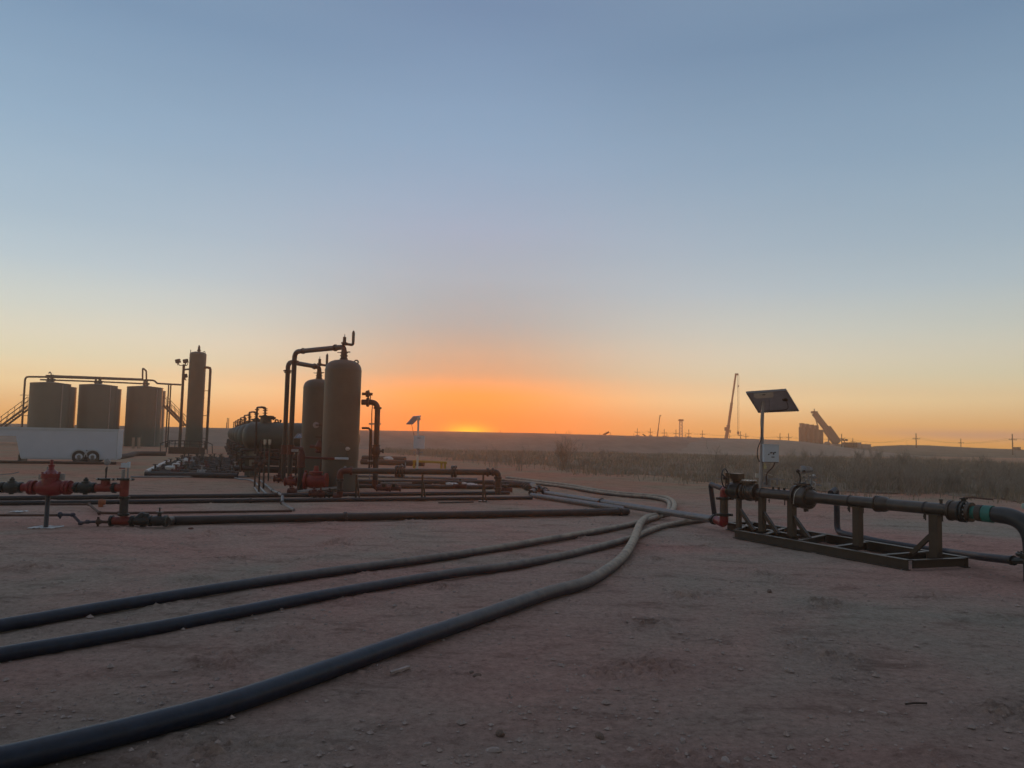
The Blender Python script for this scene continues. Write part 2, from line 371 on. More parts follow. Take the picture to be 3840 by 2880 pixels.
# ------------------------------------------------------------------ ground
rng = random.Random(5)
def ghgt(x, y):
    if y > 70 or y < 1: return 0
    k = min(1, (70-y)/40)
    h = mnoise.noise(Vector((x*0.5, y*0.5, 0)))*0.016 + mnoise.noise(Vector((x*2.1, y*2.1, 3)))*0.009
    if y < 30:
        h += mnoise.noise(Vector((x*7, y*7, 9)))*0.006
        r_ = mnoise.noise(Vector((x*1.3, y*1.3, 17)))
        if r_ > 0.1: h += (r_-0.1)*0.16*abs(mnoise.noise(Vector((x*16, y*16, 5))))
    return (h - 0.006)*k
g = MB(); ys = [-12, -4, 0, 1.5]; y = 2.5
while y < 270:
    ys.append(y); y *= 1.0042 if y < 30 else (1.02 if y < 160 else 1.25)
ys.append(288)
nx = 600
for yy in ys:
    ha = max(6, yy*0.74) + 1.5; hw = max(60, yy*1.5)
    for i in range(nx+1):
        s_ = i/nx*2-1; x = s_*ha + (abs(s_)**9)*(1 if s_ > 0 else -1)*(hw-ha)
        g.v.append(Vector((x, yy, ghgt(x, yy))))
for j in range(len(ys)-1):
    for i in range(nx): a = j*(nx+1)+i; g.f.append((a, a+1, a+nx+2, a+nx+1))
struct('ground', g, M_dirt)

# earth bank along the back and its pale end
def bank(name, crest, m, front, back, seed, label=None, amp=0.05):
    pts = []
    for i in range(len(crest)-1):
        a, b = crest[i], crest[i+1]; n = max(2, int(abs(b[0]-a[0])/12))
        for j in range(n): pts.append(tuple(a[k]+(b[k]-a[k])*j/n for k in range(3)))
    pts.append(crest[-1]); mb = MB(); prof = [(-front-8, -0.12), (-front, 0.02), (-front*.75, .22), (-front*.5, .48), (-front*.22, .84), (0, 1), (back*.1, 1.0), (back*.5, .98), (back, .9), (back*1.4, -.1)]
    for px, py, d in pts:
        c = P(px, py, d); h = max(c.z, 0.02)
        for dy, k in prof:
            dy2 = dy*min(1, h/1.5+.15) if dy < 0 and dy > -front-1 else dy
            q = Vector((c.x*(d+dy2)/d, d+dy2, 0)); nn = mnoise.noise(Vector((q.x*.25, q.y*.25, seed)))*amp*4 + mnoise.noise(Vector((q.x*1.1, q.y*1.1, seed)))*amp
            z = h*k + (nn*(0.8 if 0 < k < .9 else .12) if k > .05 else 0)
            mb.v.append(Vector((q.x, q.y, z if k >= 0 else -.15)))
    n = len(prof)
    for i in range(len(pts)-1):
        for j in range(n-1): a = i*n+j; mb.f.append((a, a+n, a+n+1, a+1))
    return struct(name, mb, m)
CREST = [(-1500, 1572, 108), (0, 1588, 108), (600, 1600, 109), (900, 1606, 110), (1360, 1613, 112), (1700, 1618, 115), (2000, 1624, 118), (2300, 1632, 122),
         (2450, 1636, 125), (2700, 1643, 130), (2860, 1647, 133), (2950, 1651, 135)]
bank('berm', CREST, M_berm, 16, 20, 1)
bank('sand_bank', [(2500, 1652, 124), (2700, 1649, 127), (2860, 1649, 131), (2950, 1651, 133), (3010, 1656, 134), (3100, 1668, 136), (3180, 1680, 138), (3260, 1690, 139), (3350, 1700, 140), (3450, 1711, 141), (3500, 1716, 142)], M_sand, 14, 10, 2, amp=0.03)
bank('hill', [(3040, 1676, 205), (3160, 1677, 203), (3240, 1677, 201), (3290, 1673, 198), (3380, 1669, 195), (3480, 1670, 194), (3560, 1674, 194), (3700, 1681, 196), (3840, 1686, 198), (4200, 1694, 200), (4900, 1708, 200), (5600, 1722, 200)], M_hill, 40, 60, 3, amp=0.1)

# ------------------------------------------------------------------ hoses and long pipes on the ground
def hose(name, pxs, r, m, label, cat='hose', z=None, n=14, group=None, sm=6):
    pts = []
    for q in pxs:
        zz = q[2] if len(q) > 2 else r*0.93
        pts.append(G(q[0], q[1], zz))
    if name.endswith('poly_hose'): pts.insert(0, pts[0] + (pts[0]-pts[1]).normalized()*5)
    return single(name, MB().tube(spline(pts, sm), r, n), m, label, cat, (pts[0].x, pts[0].y, 0), group)
hose('poly_hose', [(-420, 2414), (0, 2346), (434, 2270), (868, 2199), (1215, 2148), (1736, 2077), (2083, 2019), (2300, 1981), (2400, 1959), (2460, 1941), (2487, 1930), (2503, 1917), (2510, 1900), (2507, 1884), (2490, 1875), (2440, 1866), (2340, 1858), (2240, 1846), (2140, 1829), (2040, 1816), (1960, 1806), (1880, 1799)], 0.057, M_hose_dust_sheen,
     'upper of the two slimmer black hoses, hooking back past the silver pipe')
hose('poly_hose', [(-420, 2524), (-120, 2478), (0, 2452), (300, 2402), (608, 2350), (868, 2300), (1215, 2232), (1500, 2182), (1736, 2138), (1900, 2144-9), (2131, 2086), (2364, 2022),
      (2410, 2000), (2480, 1976), (2569, 1958), (2640, 1952), (2760, 1946), (2900, 1944)], 0.057, M_hose_dust_sheen,
     'lower of the two slimmer black hoses, running under the silver pipe end at the red elbow') if False else None
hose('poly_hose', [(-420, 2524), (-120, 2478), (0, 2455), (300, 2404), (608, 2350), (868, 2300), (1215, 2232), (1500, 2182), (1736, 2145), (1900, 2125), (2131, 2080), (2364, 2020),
      (2410, 2001), (2480, 1976), (2569, 1958), (2640, 1950), (2720, 1940)], 0.057, M_hose_dust_sheen,
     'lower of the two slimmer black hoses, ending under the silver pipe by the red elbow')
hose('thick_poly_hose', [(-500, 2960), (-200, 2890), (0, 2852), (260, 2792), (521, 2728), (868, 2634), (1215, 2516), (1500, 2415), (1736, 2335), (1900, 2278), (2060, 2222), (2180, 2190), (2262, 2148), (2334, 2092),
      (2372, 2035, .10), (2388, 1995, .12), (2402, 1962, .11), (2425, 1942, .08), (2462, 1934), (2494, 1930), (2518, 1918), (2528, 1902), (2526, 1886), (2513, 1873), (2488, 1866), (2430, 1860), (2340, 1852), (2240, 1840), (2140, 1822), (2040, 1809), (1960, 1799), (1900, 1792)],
     0.070, M_hose_dust_sheen, 'thickest and nearest hose, sweeping from the lower left corner up to a tight bend')

def coupling(parent, p, d, r, m=None, name='coupling', w_=0.07):
    d = V3(d).normalized(); a, b = frame(d); mb = MB()
    mb.lathe(p - d*w_/2, d, [(0, r*1.12), (w_*.1, r*1.3), (w_*.9, r*1.3), (w_, r*1.12)], 16)
    side = a
    for s_ in (-1, 1):
        mb.box(p + side*(s_*r*1.45), (w_*.8, r*.5, r*.45), (d, a, b))
        mb.cyl(p + side*(s_*r*1.5) - b*r*.45, p + side*(s_*r*1.5) + b*r*.45, r*.14, 6)
    return part(name, mb, m or M_valve, parent)

# long brown pipe
def run_pipe(name, a, b, r, m, label, cps=(), cat='pipe', endcap=False, group=None, n=14):
    A, B = G(a[0], a[1], r), G(b[0], b[1], r); t = thing(name, label, cat, (A.x, A.y, 0), group)
    part('pipe', MB().cyl(A, B, r, n), m, t)
    for k in cps: coupling(t, A.lerp(B, k), B-A, r, M_pipe)
    return t, A, B
tq, QA, QB = run_pipe('long_pipe', (640, 1952), (2345, 1919), 0.080, M_pipe, 'longest brown pipe, from the black valve to a capped end by the silver pipes', (0.33, 0.985))
part('end_cap', MB().lathe(QB, QB-QA, [(0, .08), (.05, .08), (.09, .06), (.11, .03)], 14), M_pipe, tq)
run_pipe('black_pipe', (-1700, 1904), (1995, 1867), 0.050, M_blk, 'nearer of the pair of black pipes laid side by side across the yard', (0.62,))
run_pipe('black_pipe', (-1700, 1886.5), (1910, 1848), 0.055, M_blk, 'farther of the pair of black pipes laid side by side across the yard', ())
# silver pipes
A1, B1 = G(2047, 1849, .076), P(2688, 1950, 14.95)
t1 = thing('silver_pipe', 'longer silver pipe running along the dirt up to the red elbow', 'pipe', (A1.x, A1.y, 0))
part('pipe', MB().cyl(A1, B1, .073, 14), M_silver, t1); coupling(t1, A1.lerp(B1, .43), B1-A1, .073, M_pipe)
coupling(t1, B1.lerp(A1, 0.01), B1-A1, .076)
run_pipe('silver_pipe', (1993, 1857), (2345, 1910), 0.070, M_silver, 'shorter silver pipe ending at the capped brown pipe', ())

# ------------------------------------------------------------------ left valve assembly
D0 = 13.5; S0 = D0/FPX
def L(px, py, dd=0.0): return P(px, py, D0+dd)
xh = (L(500, 1832)-L(100, 1823)).normalized()
def zx(z): return z/3.687
def zy(z): return 1650 + z/3.687
base = G(460, 1975)
va = thing('valve_assembly', 'red and black valve assembly with tees, gauge and bonnet standing at the left edge', 'valve assembly', (base.x, D0, 0))
RU = .073
def U(z): # upper run centre at zoom x
    return L(zx(z), zy(655 + (z-155)*0.004))
def run(name, z0, z1, r, m, parent=va, fn=U, prof=None, label=None):
    a, b = fn(z0), fn(z1); Ln = (b-a).length
    return part(name, MB().lathe(a, b-a, [(t*Ln, k*r) for t, k in prof] if prof else [(0, r), (Ln, r)], 20), m, parent, label)
def valve_black(z0, z1, parent=va, fn=U, r=.10, stem=True, name='plug_valve'):
    v = run(name, z0, z1, r, M_valve, parent, fn, [(0, .75), (.12, .8), (.2, .98), (.5, 1.05), (.8, .98), (.88, .8), (1, .75)])
    c = fn((z0+z1)/2); mb = MB()
    mb.lathe(c + Vector((0, 0, r*.6)), (0, 0, 1), [(0, r*.75), (r*.5, r*.7), (r*.55, r*.45), (r*.95, r*.4), (r*1.0, r*.25), (r*1.2, r*.2)], 12)
    part('drain_boss', MB().cyl(c - Vector((0, 0, r*1.2)), c - Vector((0, 0, r*.8)), r*.4, 10), M_valve, v)
    part('bonnet', mb, M_valve, v); return v
for z_ in (35, 285, 1062, 1300, 1583): coupling(va, U(z_), xh, RU*1.0, w_=.06)
run('pipe_stub', -2600, 20, RU, M_red)
v1 = valve_black(45, 275)
part('lever', MB().beam(U(155)+Vector((0, 0, .24)), U(155)+Vector((0, 0, .24))+Vector((.13, -.03, .03)), .03, .015).beam(U(155)+Vector((0, 0, .24)), L(-60, zy(498)), .035, .015), M_grey, v1)
valve_black(1075, 1290)
run('pipe_stub', 300, 400, RU, M_red)
run('pipe_stub', 985, 1052, RU, M_red)
# large red valve
rv = run('plug_valve', 500, 890, .145, M_red, prof=[(0, .62), (.06, .64), (.12, .85), (.25, .98), (.5, 1.03), (.75, .98), (.88, .85), (.94, .64), (1, .62)])
c = U(693)
part('flange', MB().flange(U(425), xh, .128, .045, 10, .012).flange(U(470), xh, .128, .045, 10, .012), M_red, rv)
part('flange', MB().flange(U(912), xh, .128, .045, 10, .012).flange(U(957), xh, .128, .045, 10, .012), M_red, rv)
mb = MB(); z1 = Vector((0, 0, 1))
mb.lathe(c + z1*.04, z1, [(0, .15), (.10, .14), (.13, .135), (.135, .155), (.165, .155), (.17, .15), (.175, .155), (.205, .155), (.21, .13), (.26, .075), (.27, .06)], 24)
for i in range(12):
    q = 2*PI*i/12; mb.cyl(c + Vector((.138*math.cos(q), .138*math.sin(q), .16)), c + Vector((.138*math.cos(q), .138*math.sin(q), .27)), .009, 6)
part('bonnet', mb, M_red, rv)
part('stem', MB().lathe(c + z1*.30, z1, [(0, .06), (.02, .055), (.03, .048), (.07, .045), (.075, .05), (.10, .05), (.105, .028), (.18, .026), (.19, .02)], 14), M_red, rv)
part('gusset', MB().box(c + Vector((.19, .02, .19)), (.09, .03, .11)), M_grey, rv); part('gusset', MB().box(c + Vector((-.19, .02, .18)), (.06, .03, .09)), M_grey, rv)
part('stem_cover', MB().box(c+Vector((-.10, .06, .30)), (.02, .02, .12)), M_grey, rv)
# two tees with blind caps
def tee(z0, z1, zc, down=False):
    v = run('tee', z0, z1, RU, M_orange); q = U(zc)
    mb = MB(); mb.lathe(q, z1_, [(0, RU*1.02), (.09, RU*1.05), (.12, RU*1.0), (.135, RU*.98)], 18)
    if down: mb.lathe(q, -z1_, [(0, RU*1.02), (.10, RU*1.0), (.145, RU*.98)], 18)
    mb.ell(q, RU*1.05, RU*1.08, RU*1.05, 14, 10)
    part('branch', mb, M_orange, v)
    top = q + z1_*.15
    cp = MB(); cp.lathe(top - z1_*.018, z1_, [(0, .10), (.006, .105), (.03, .105), (.036, .10)], 20)
    cp.box(top, (.30, .06, .04))
    for s_ in (-1, 1): cp.cyl(top + Vector((s_*.135, -.05, 0)), top + Vector((s_*.135, .05, 0)), .017, 8)
    part('blind_cap', cp, M_valve, v)
    for s_ in (-1, 1): part('bolt', MB().cyl(top + Vector((s_*.130, -.075, 0)), top + Vector((s_*.130, -.05, 0)), .016, 8), M_bolt, v)
    return v, top
z1_ = Vector((0, 0, 1))
tC, topC = tee(1330, 1560, 1455)
tD, topD = tee(1600, 1700, 1720, True)
gs = part('pressure_gauge', MB().tube([topC+z1_*.02, topC+z1_*.12, topC+z1_*.22+Vector((.01, 0, 0))], .013, 10).lathe(topC+z1_*.12+Vector((0, 0, 0)), z1_, [(0, .018), (.05, .02), (.08, .014)], 8), M_pipe, va)
part('gauge_dial', MB().lathe(topC+Vector((.012, .02, .30)), (0, -1, 0), [(0, .05), (.035, .055), (.04, .045)], 20).ell(topC+Vector((.012, 0, .30)), .028, .03, .062, 10, 8), M_grey, gs)
tr = part('transmitter', MB().cyl(topD+z1_*.02+Vector((.045, 0, 0)), topD+z1_*.26+Vector((.045, 0, 0)), .017, 10).cyl(topD+z1_*.02+Vector((-.035, 0, 0)), topD+z1_*.17+Vector((-.035, 0, 0)), .03, 10), M_grey, va)
part('housing', MB().box(topD+Vector((.0, 0, .245)), (.13, .08, .08)).box(topD+Vector((.055, 0, .26)), (.03, .06, .09)), M_box, tr)
part('handle', MB().box(topD+Vector((-.045, -.03, .195)), (.10, .02, .018)), M_red, tr)
# vertical spool and lower run
def Lw(z): return L(zx(z), zy(1118 + (z-1700)*0.006))
sp0, sp1 = L(zx(1718), zy(795)), L(zx(1708), zy(1030))
part('spool', MB().cyl(sp0, sp1, RU*.98, 18), M_blk, va)
coupling(va, sp0, z1_, RU, w_=.05); coupling(va, sp1, z1_, RU, w_=.04)
lt = run('tee', 1565, 1812, RU*1.02, M_orange, fn=Lw)
part('branch', MB().lathe(Lw(1706), z1_, [(0, RU*1.05), (.06, RU*1.02), (.085, RU*.9)], 18), M_orange, lt)
for z_ in (1545, 1832, 2080): coupling(va, Lw(z_), xh, RU, w_=.055)
ck = run('check_valve', 1845, 2065, .085, M_valve, fn=Lw, prof=[(0, .8), (.3, .95), (.7, 1.05), (1, .85)])
cc = Lw(1985); a_, b_ = Lw(1880), Lw(2015)
part('bonnet', MB().lathe(a_ + z1_*.02, (b_+z1_*.13)-(a_+z1_*.02), [(0, .05), ((b_-a_).length*.8, .07), ((b_-a_).length*1.05, .05)], 14).lathe(Lw(2020)+z1_*.03, z1_, [(0, .06), (.08, .055), (.105, .035)], 14), M_valve, ck)
part('base_pad', MB().box(cc - z1_*.085, (.09, .06, .03)), M_valve, ck)
def Lx(z): return L(350+z/4.88, 1660+(1432+(z-1100)*.01)/4.88)
bv = run('butterfly_valve', 1068, 1290, .085, M_valve, fn=Lx, prof=[(0, .85), (.15, 1.02), (.3, 1.08), (.6, 1.1), (.85, 1.0), (1, .85)])
part('stem', MB().cyl(Lx(1205)+z1_*.05, Lx(1205)+z1_*.15, .035, 12).cyl(Lx(1205)+z1_*.15, Lx(1205)+z1_*.235, .014, 8), M_valve, bv)
part('handle', MB().box(Lx(1205)+z1_*.158, (.12, .05, .01)).box(Lx(1205)+z1_*.225, (.085, .02, .012)), M_grey, bv)
coupling(va, Lx(1325), xh, RU*1.05, w_=.06)
part('pipe_stub', MB().cyl(Lx(1330), Vector((QA.x+.02, QA.y, QA.z)), .078, 16), M_pipe, va)
# small bore piping into the lower tee
sb = [L(zx(1530), zy(1135)), L(zx(1400), zy(1132))]
part('pipe_stub', MB().cyl(sb[0], sb[1], .026, 12), M_rust, va)
# support post under the red valve
pb = G(zx(632), zy(1222)); ptop = U(672) - z1_*.12
single('support_post', MB().cyl(pb, Vector((ptop.x, D0+.0, ptop.z)), .037, 12), M_blk, 'black steel post leaning under the big red valve', 'post', (pb.x, pb.y, 0))
def crumple(px0, px1, py, w_, name, label, seed, cat='plastic sheet'):
    a, b = G(px0, py), G(px1, py); rnd = random.Random(seed); mb = MB(); n = 14; m_ = 5
    for i in range(n+1):
        for j in range(m_+1):
            p = a.lerp(b, i/n) + Vector((0, (j/m_-.5)*w_*(0.6+.6*rnd.random()), 0)); p.z = .008 + rnd.random()*.022; mb.v.append(p)
    for i in range(n):
        for j in range(m_): k = i*(m_+1)+j; mb.f.append((k, k+m_+1, k+m_+2, k+1))
    o = single(name, mb, M_plastic, label, cat, (a.x, a.y, 0)); md = o.modifiers.new('thick', 'SOLIDIFY'); md.thickness = .004; return o
crumple(122, 222, 1980, .35, 'plastic_sheet', 'crumpled white plastic sheet under the leaning black post', 3)
crumple(45, 90, 1921, .3, 'plastic_sheet', 'small pale plastic scrap between the small pipes at the left', 4)

# small bore pipes
t = thing('small_pipe', 'thin rusty pipe with blue swing joints feeding the lowest red tee', 'pipe', G(zx(400), zy(1060)))
a = G(zx(-3500), zy(1060), .12); b = L(zx(790), zy(1040))
part('rusty_pipe', MB().tube([a, G(zx(200), zy(1040), .11), b], .022, 10), M_rust, t)
pts = [L(zx(850), zy(1033)), L(zx(1005), zy(1035)), L(zx(1115), zy(1150)), L(zx(1210), zy(1132)), L(zx(1330), zy(1130))]
part('swing_pipe', MB().tube(fillet(pts, .03), .024, 10), M_blue, t)
for q in (pts[0]-xh*.02, pts[1], pts[2], pts[3]): part('union', MB().lathe(q-xh*.035, xh, [(0, .028), (.01, .036), (.06, .036), (.07, .028)], 8), M_blue, t)
part('union', MB().lathe(pts[0]-xh*.02-z1_*.01, -z1_, [(0, .025), (.04, .02), (.06, .01)], 8).lathe(pts[0]-xh*.06, xh, [(0, .03), (.02, .05), (.05, .05), (.07, .03)], 8), M_blue, t)
part('hammer_union', MB().lathe(pts[4], xh, [(0, .03), (.02, .055), (.05, .055), (.07, .04), (.10, .03)], 10).box(pts[4]+xh*.035+z1_*.06, (.03, .03, .05)).box(pts[4]+xh*.035-z1_*.06, (.03, .03, .05)), M_rust, t)
zz = .045
t = thing('small_pipe', 'thin rusty pipe stepping sideways beneath the two black pipes, behind the red tees', 'pipe', G(zx(1500), zy(1025)))
pts = [G(zx(640), zy(890), .1), G(zx(1230), zy(888), .1), G(zx(1375), zy(1008), .05), G(zx(1640), zy(1012), .035), G(1095, 1916, .035)]
part('pipe', MB().tube(fillet(pts, .05), .026, 10), M_rust, t)
for q in (pts[1], pts[2], pts[3]): part('union', MB().lathe(q-xh*.03, xh, [(0, .03), (.01, .04), (.05, .04), (.06, .03)], 8), M_rust, t)
oc = G(zx(1365), zy(862), .1); oc2 = G(zx(1455), zy(862), .1)
single('orange_fitting', MB().lathe(oc, oc2-oc, [(0, .06), (.02, .075), (.07, .075), (.075, .06), (.10, .055), (.13, .055)], 14).cyl(oc+xh*.05, oc+xh*.05-z1_*.1, .05, 10), mat('faded_orange', (.34, .10, .035), .6, 0, .2, 9, dust=.1), 'faded orange cap sitting on the black pipes left of the red tees', 'pipe fitting', (oc.x, oc.y, 0))
# tan pipe crossing over the black pipes
t = thing('crossing_pipe', 'pale jointed pipe stepping over the pair of black pipes left of the tall vessels', 'pipe', G(1085, 1920))
def zc(a, b): return 850+a/4.1475, 1500+b/4.1475
pts = [G(*zc(510, 1235), .06), G(*zc(715, 1410), .07), G(*zc(810, 1450), .2), G(*zc(868, 1490), .22), G(*zc(862, 1595), .12), G(*zc(960, 1665), .05), G(1102, 1912, .04)]
part('pipe', MB().tube(fillet(pts, .08), .032, 10), M_silver, t)
for q in pts[1:5]: part('union', MB().ell(q, .055, .05, .05, 10, 6), M_pipe, t)
# thin pale lines
hose('thin_conduit', [(1125-245, 1792), (905, 1797), (940, 1800), (960, 1812), (985, 1838), (1003, 1856)], .03, M_grey, 'bent pale thin pipe leading down to the black pipes, left one of two', 'pipe', sm=3)
hose('thin_conduit', [(953, 1826), (968, 1846), (984, 1858)], .022, M_grey, 'short pale thin pipe beside the bent one, ending at the black pipes', 'pipe', sm=3)
hose('thin_conduit', [(490, 1788), (700, 1788), (925, 1787)], .035, M_grey, 'straight grey conduit lying in front of the pipe rows', 'pipe')
hose('dark_pipe', [(-200, 1729), (0, 1732), (435, 1737)], .07, M_rust, 'dark straight pipe lying in the dust under the white trailer', 'pipe')

# ------------------------------------------------------------------ white trailer
TD = 38.6
def T(px, py, dd=0): return P(px, py, TD+dd)
tl = thing('cargo_trailer', 'long white enclosed cargo trailer with twin wheels, parked in the dust at the left', 'trailer', G(330, 1731))
zt, zb = T(250, 1606).z, T(250, 1716).z
TH = R(21); xr = T(441, 1660).x; W_ = 2.1
def sx(px):  # position along the trailer side that shows under photo column px
    q = ray(px, 1660); dx, dy = -math.cos(TH), -math.sin(TH); k = (TD*q.x - xr*q.y)/(dx*q.y - dy*q.x); return xr-k
xl = sx(-220); xf = sx(58); xf2 = sx(80); zn = T(40, 1633).z
mb = MB(); y0, y1 = TD, TD+W_
prof = [(xl, zn), (xf, zn), (xf2, zb), (xr, zb), (xr, zt), (xl, zt)]
for yy in (y0, y1): mb.v += [Vector((x, yy, z)) for x, z in prof]
mb.f += [tuple(range(5, -1, -1)), tuple(range(6, 12))] + [(i, (i+1) % 6, 6+(i+1) % 6, 6+i) for i in range(6)]
part('body', mb, M_white, tl)
part('roof_trim', MB().box(((xl+xr)/2, TD+W_/2, zt-.05), (xr-xl+.06, W_+.06, .12)).box(((xl+xr)/2, TD+W_/2, zt-.12), (xr-xl+.03, W_+.03, .02)), M_box, tl)
part('lower_rail', MB().box(((xf2+xr)/2, TD+W_/2, zb-.03), (xr-xf2-.05, W_-.05, .06)).box((xr-.02, TD+W_/2, (zt+zb)/2), (.06, W_+.04, zt-zb)), M_box, tl)
for px in (299, 350):
    c = Vector((sx(px), TD, .33))
    wh = part('wheel', MB().torus((c.x, TD+.06, .33), (0, 1, 0), .24, .095, 24, 8), M_tyre, tl)
    part('rim', MB().lathe((c.x, TD+.06, .33), (0, -1, 0), [(0, .20), (.03, .19), (.04, .10), (.07, .08)], 18), M_rim, wh)
    wb = part('wheel', MB().torus((c.x, TD+W_-.06, .33), (0, 1, 0), .24, .095, 24, 8), M_tyre, tl)
    ac = MB(); n = 14; rr = .36
    for i in range(n):
        a0, a1 = PI*i/n, PI*(i+1)/n
        ac.box((c.x+rr*math.cos((a0+a1)/2), TD-.02, .33+rr*math.sin((a0+a1)/2)), (.03, .06, rr*PI/n*1.15), (Vector((math.cos((a0+a1)/2), 0, math.sin((a0+a1)/2))), Vector((0, 1, 0)), Vector((-math.sin((a0+a1)/2), 0, math.cos((a0+a1)/2)))))
    part('wheel_arch', ac, M_box, tl)
jx = sx(76)
part('landing_jack', MB().cyl((jx, TD+.1, .12), (jx, TD+.1, zb+.35), .04, 8).box((jx, TD+.1, .06), (.16, .16, .12)), M_dark, tl)
part('front_box', MB().box((sx(84), TD+.25, .22), (.34, .3, .34)), M_rim, tl)
part('marker_light', MB().box((sx(327), TD-.01, T(327, 1688).z), (.06, .03, .04)), M_dark, tl)
piv = Vector((xr, TD, 0)); RM = Matrix.Translation(piv) @ Matrix.Rotation(TH, 4, 'Z') @ Matrix.Translation(-piv)
tl.matrix_world = RM @ Matrix.Translation(wloc(tl))

# ------------------------------------------------------------------ tank battery
def vtank(px, top_py, d, r, label, group, rear=False):
    zt = Zat(px, top_py, d); x = P(px, 1660, d).x; t = thing('storage_tank', label, 'storage tank', (x, d, 0), group)
    part('shell', MB().lathe((x, d, 0), z1_, [(0, r), (zt, r), (zt+.001, r+.03), (zt+.04, r+.03), (zt+.041, r)], 48), M_tank, t)
    part('roof', MB().lathe((x, d, zt+.05), z1_, [(0, r-.02), (.14, .5), (.16, .3), (.22, .28), (.26, .1)], 32), M_tank, t)
    if not rear:
        hx = x+.1
        part('hatch', MB().lathe((hx, d, zt+.28), z1_, [(0, .26), (.2, .26), (.21, .32), (.25, .32), (.3, .1)], 14).cyl((hx, d, zt+.4), (hx, d, zt+.95), .14, 12), M_tank, t)
        part('downcomer', MB().tube([(x+r*.93, d-r*.42, zt-.1), (x+r*.93, d-r*.42, .1)], .05, 8), M_grey, t)
    return t, x, zt
tk = [(176, 1440, 76.5, 'leftmost of the three front storage tanks, standing behind the white trailer'), (357, 1447, 79.5, 'middle one of the three front storage tanks, behind the trailer tail'), (533, 1454, 83, 'rightmost front storage tank, seen whole down to the dusty ground')]
fx = []
for px, py, d, lb in tk: fx.append(vtank(px, py, d, 1.79, lb, 'front row of storage tanks'))
for px, py, d, lb in [(205, 1452, 83.5, 'rear tank peeking out between the left and middle front tanks'), (378, 1459, 86.5, 'rear tank peeking out right of the middle front tank'), (549, 1466, 90, 'rear tank showing as a thin strip right of the last front tank')]:
    vtank(px, py, d, 1.79, lb, 'rear row of storage tanks', True)
def zq(a, b): return a/2.765, 1250+b/2.765
def PT(a, b, d): return P(*zq(a, b), d)
t = thing('vent_header', 'twin pipe headers carried along the tops of the storage tanks', 'pipe', PT(250, 960, 76.5).xy.to_3d())
l0 = PT(225, 1000, 75.5); l0.z = 0
p1 = [l0, PT(262, 450, 75.5), PT(480, 452, 76), PT(1480, 484, 82), PT(1600, 488, 82.5), PT(1628, 520, 82.7), PT(1872, 533, 80)]
part('upper_pipe', MB().tube(fillet(p1, .35), .095, 10), M_pipe, t)
part('upper_pipe', MB().tube([PT(475, 440, 76.4), PT(975, 458, 79.4), PT(1478, 478, 82)], .11, 10), M_pipe, t)
part('lower_pipe', MB().tube([PT(415, 480, 77.5), PT(1000, 500, 80.3), PT(1550, 525, 84)], .08, 10), M_pipe, t)
for a_ in ((480, 76.4), (975, 79.4), (1478, 82)):
    q = PT(a_[0]+20, 450+(a_[0]-480)*.03, a_[1])
    part('riser', MB().cyl(q, (q.x, q.y, q.z-.95), .11, 10).lathe((q.x, q.y, q.z-.5), z1_, [(0, .17), (.08, .17)], 10), M_pipe, t)
q = PT(1478, 484, 82)
part('loop', MB().tube(fillet([q, q+Vector((-.05, 0, 1.3)), q+Vector((.35, 0, 1.0)), q+Vector((.42, 0, 0))], .15), .09, 8), M_pipe, t)
q = PT(520, 500, 77)
part('vent', MB().tube(fillet([q, PT(535, 430, 77), PT(520, 398, 77), PT(505, 415, 77)], .2), .06, 8), M_grey, t)
for a0, d in ((1750, 80), (1772, 80.5)):
    q = PT(a0, 525, d); bq = Vector((PT(a0-24, 1100, d).x, d, 0))
    part('drop_pipe', MB().tube([q, (q.x, q.y, 0)], .075, 8), M_pipe, t)
for b_ in (640, 852):
    q = PT(240, b_, 75.5); part('bracket', MB().beam(q - Vector((.3, 0, 0)), q+Vector((1.1, 0, 0)), .05, .05), M_pipe, t)
def stair(name, a, b, d, label):
    A, B = PT(*a, d), PT(*b, d); t = thing(name, label, 'stairs', ((A.x+B.x)/2, d, 0)); dv = B-A
    for dy in (0, .8):
        o = Vector((0, dy, 0)); part('stringer', MB().beam(A+o, B+o, .04, .2), M_pipe, t)
        h = Vector((0, dy, 1.0)); mb = MB().tube([A+h, B+h], .03, 6); mb.tube([A+h*1-Vector((0, 0, .5)), B+h-Vector((0, 0, .5))], .02, 6)
        n = 5
        for i in range(n+1): q = A.lerp(B, i/n)+o; mb.cyl(q, q+Vector((0, 0, 1.0)), .025, 6)
        part('handrail', mb, M_pipe, t)
    mb = MB(); n = 16
    for i in range(n): q = A.lerp(B, (i+.5)/n); mb.box(q+Vector((0, .4, .03)), (.26, .8, .04))
    part('treads', mb, M_pipe, t); return t
A_ = PT(1697, 745, 86); 
stair('tank_stairs', (1690, 745), (1905, 965), 84.5, 'steel stairs descending right of the storage tanks toward the tower')
stair('tank_stairs', (285, 755), (-60, 1010), 80, 'steel stairs descending at the far left of the storage tanks')
for a0 in (1378, 1435):
    q = PT(a0, 1235, 72); q2 = PT(a0+6, 1080, 72)
    single('bollard', MB().cyl((q.x, 72, 0), (q2.x, 72, q2.z), .13, 10), M_sand, ('left' if a0 < 1400 else 'right')+' of two pale posts in front of the rightmost storage tank', 'post', (q.x, 72, 0))
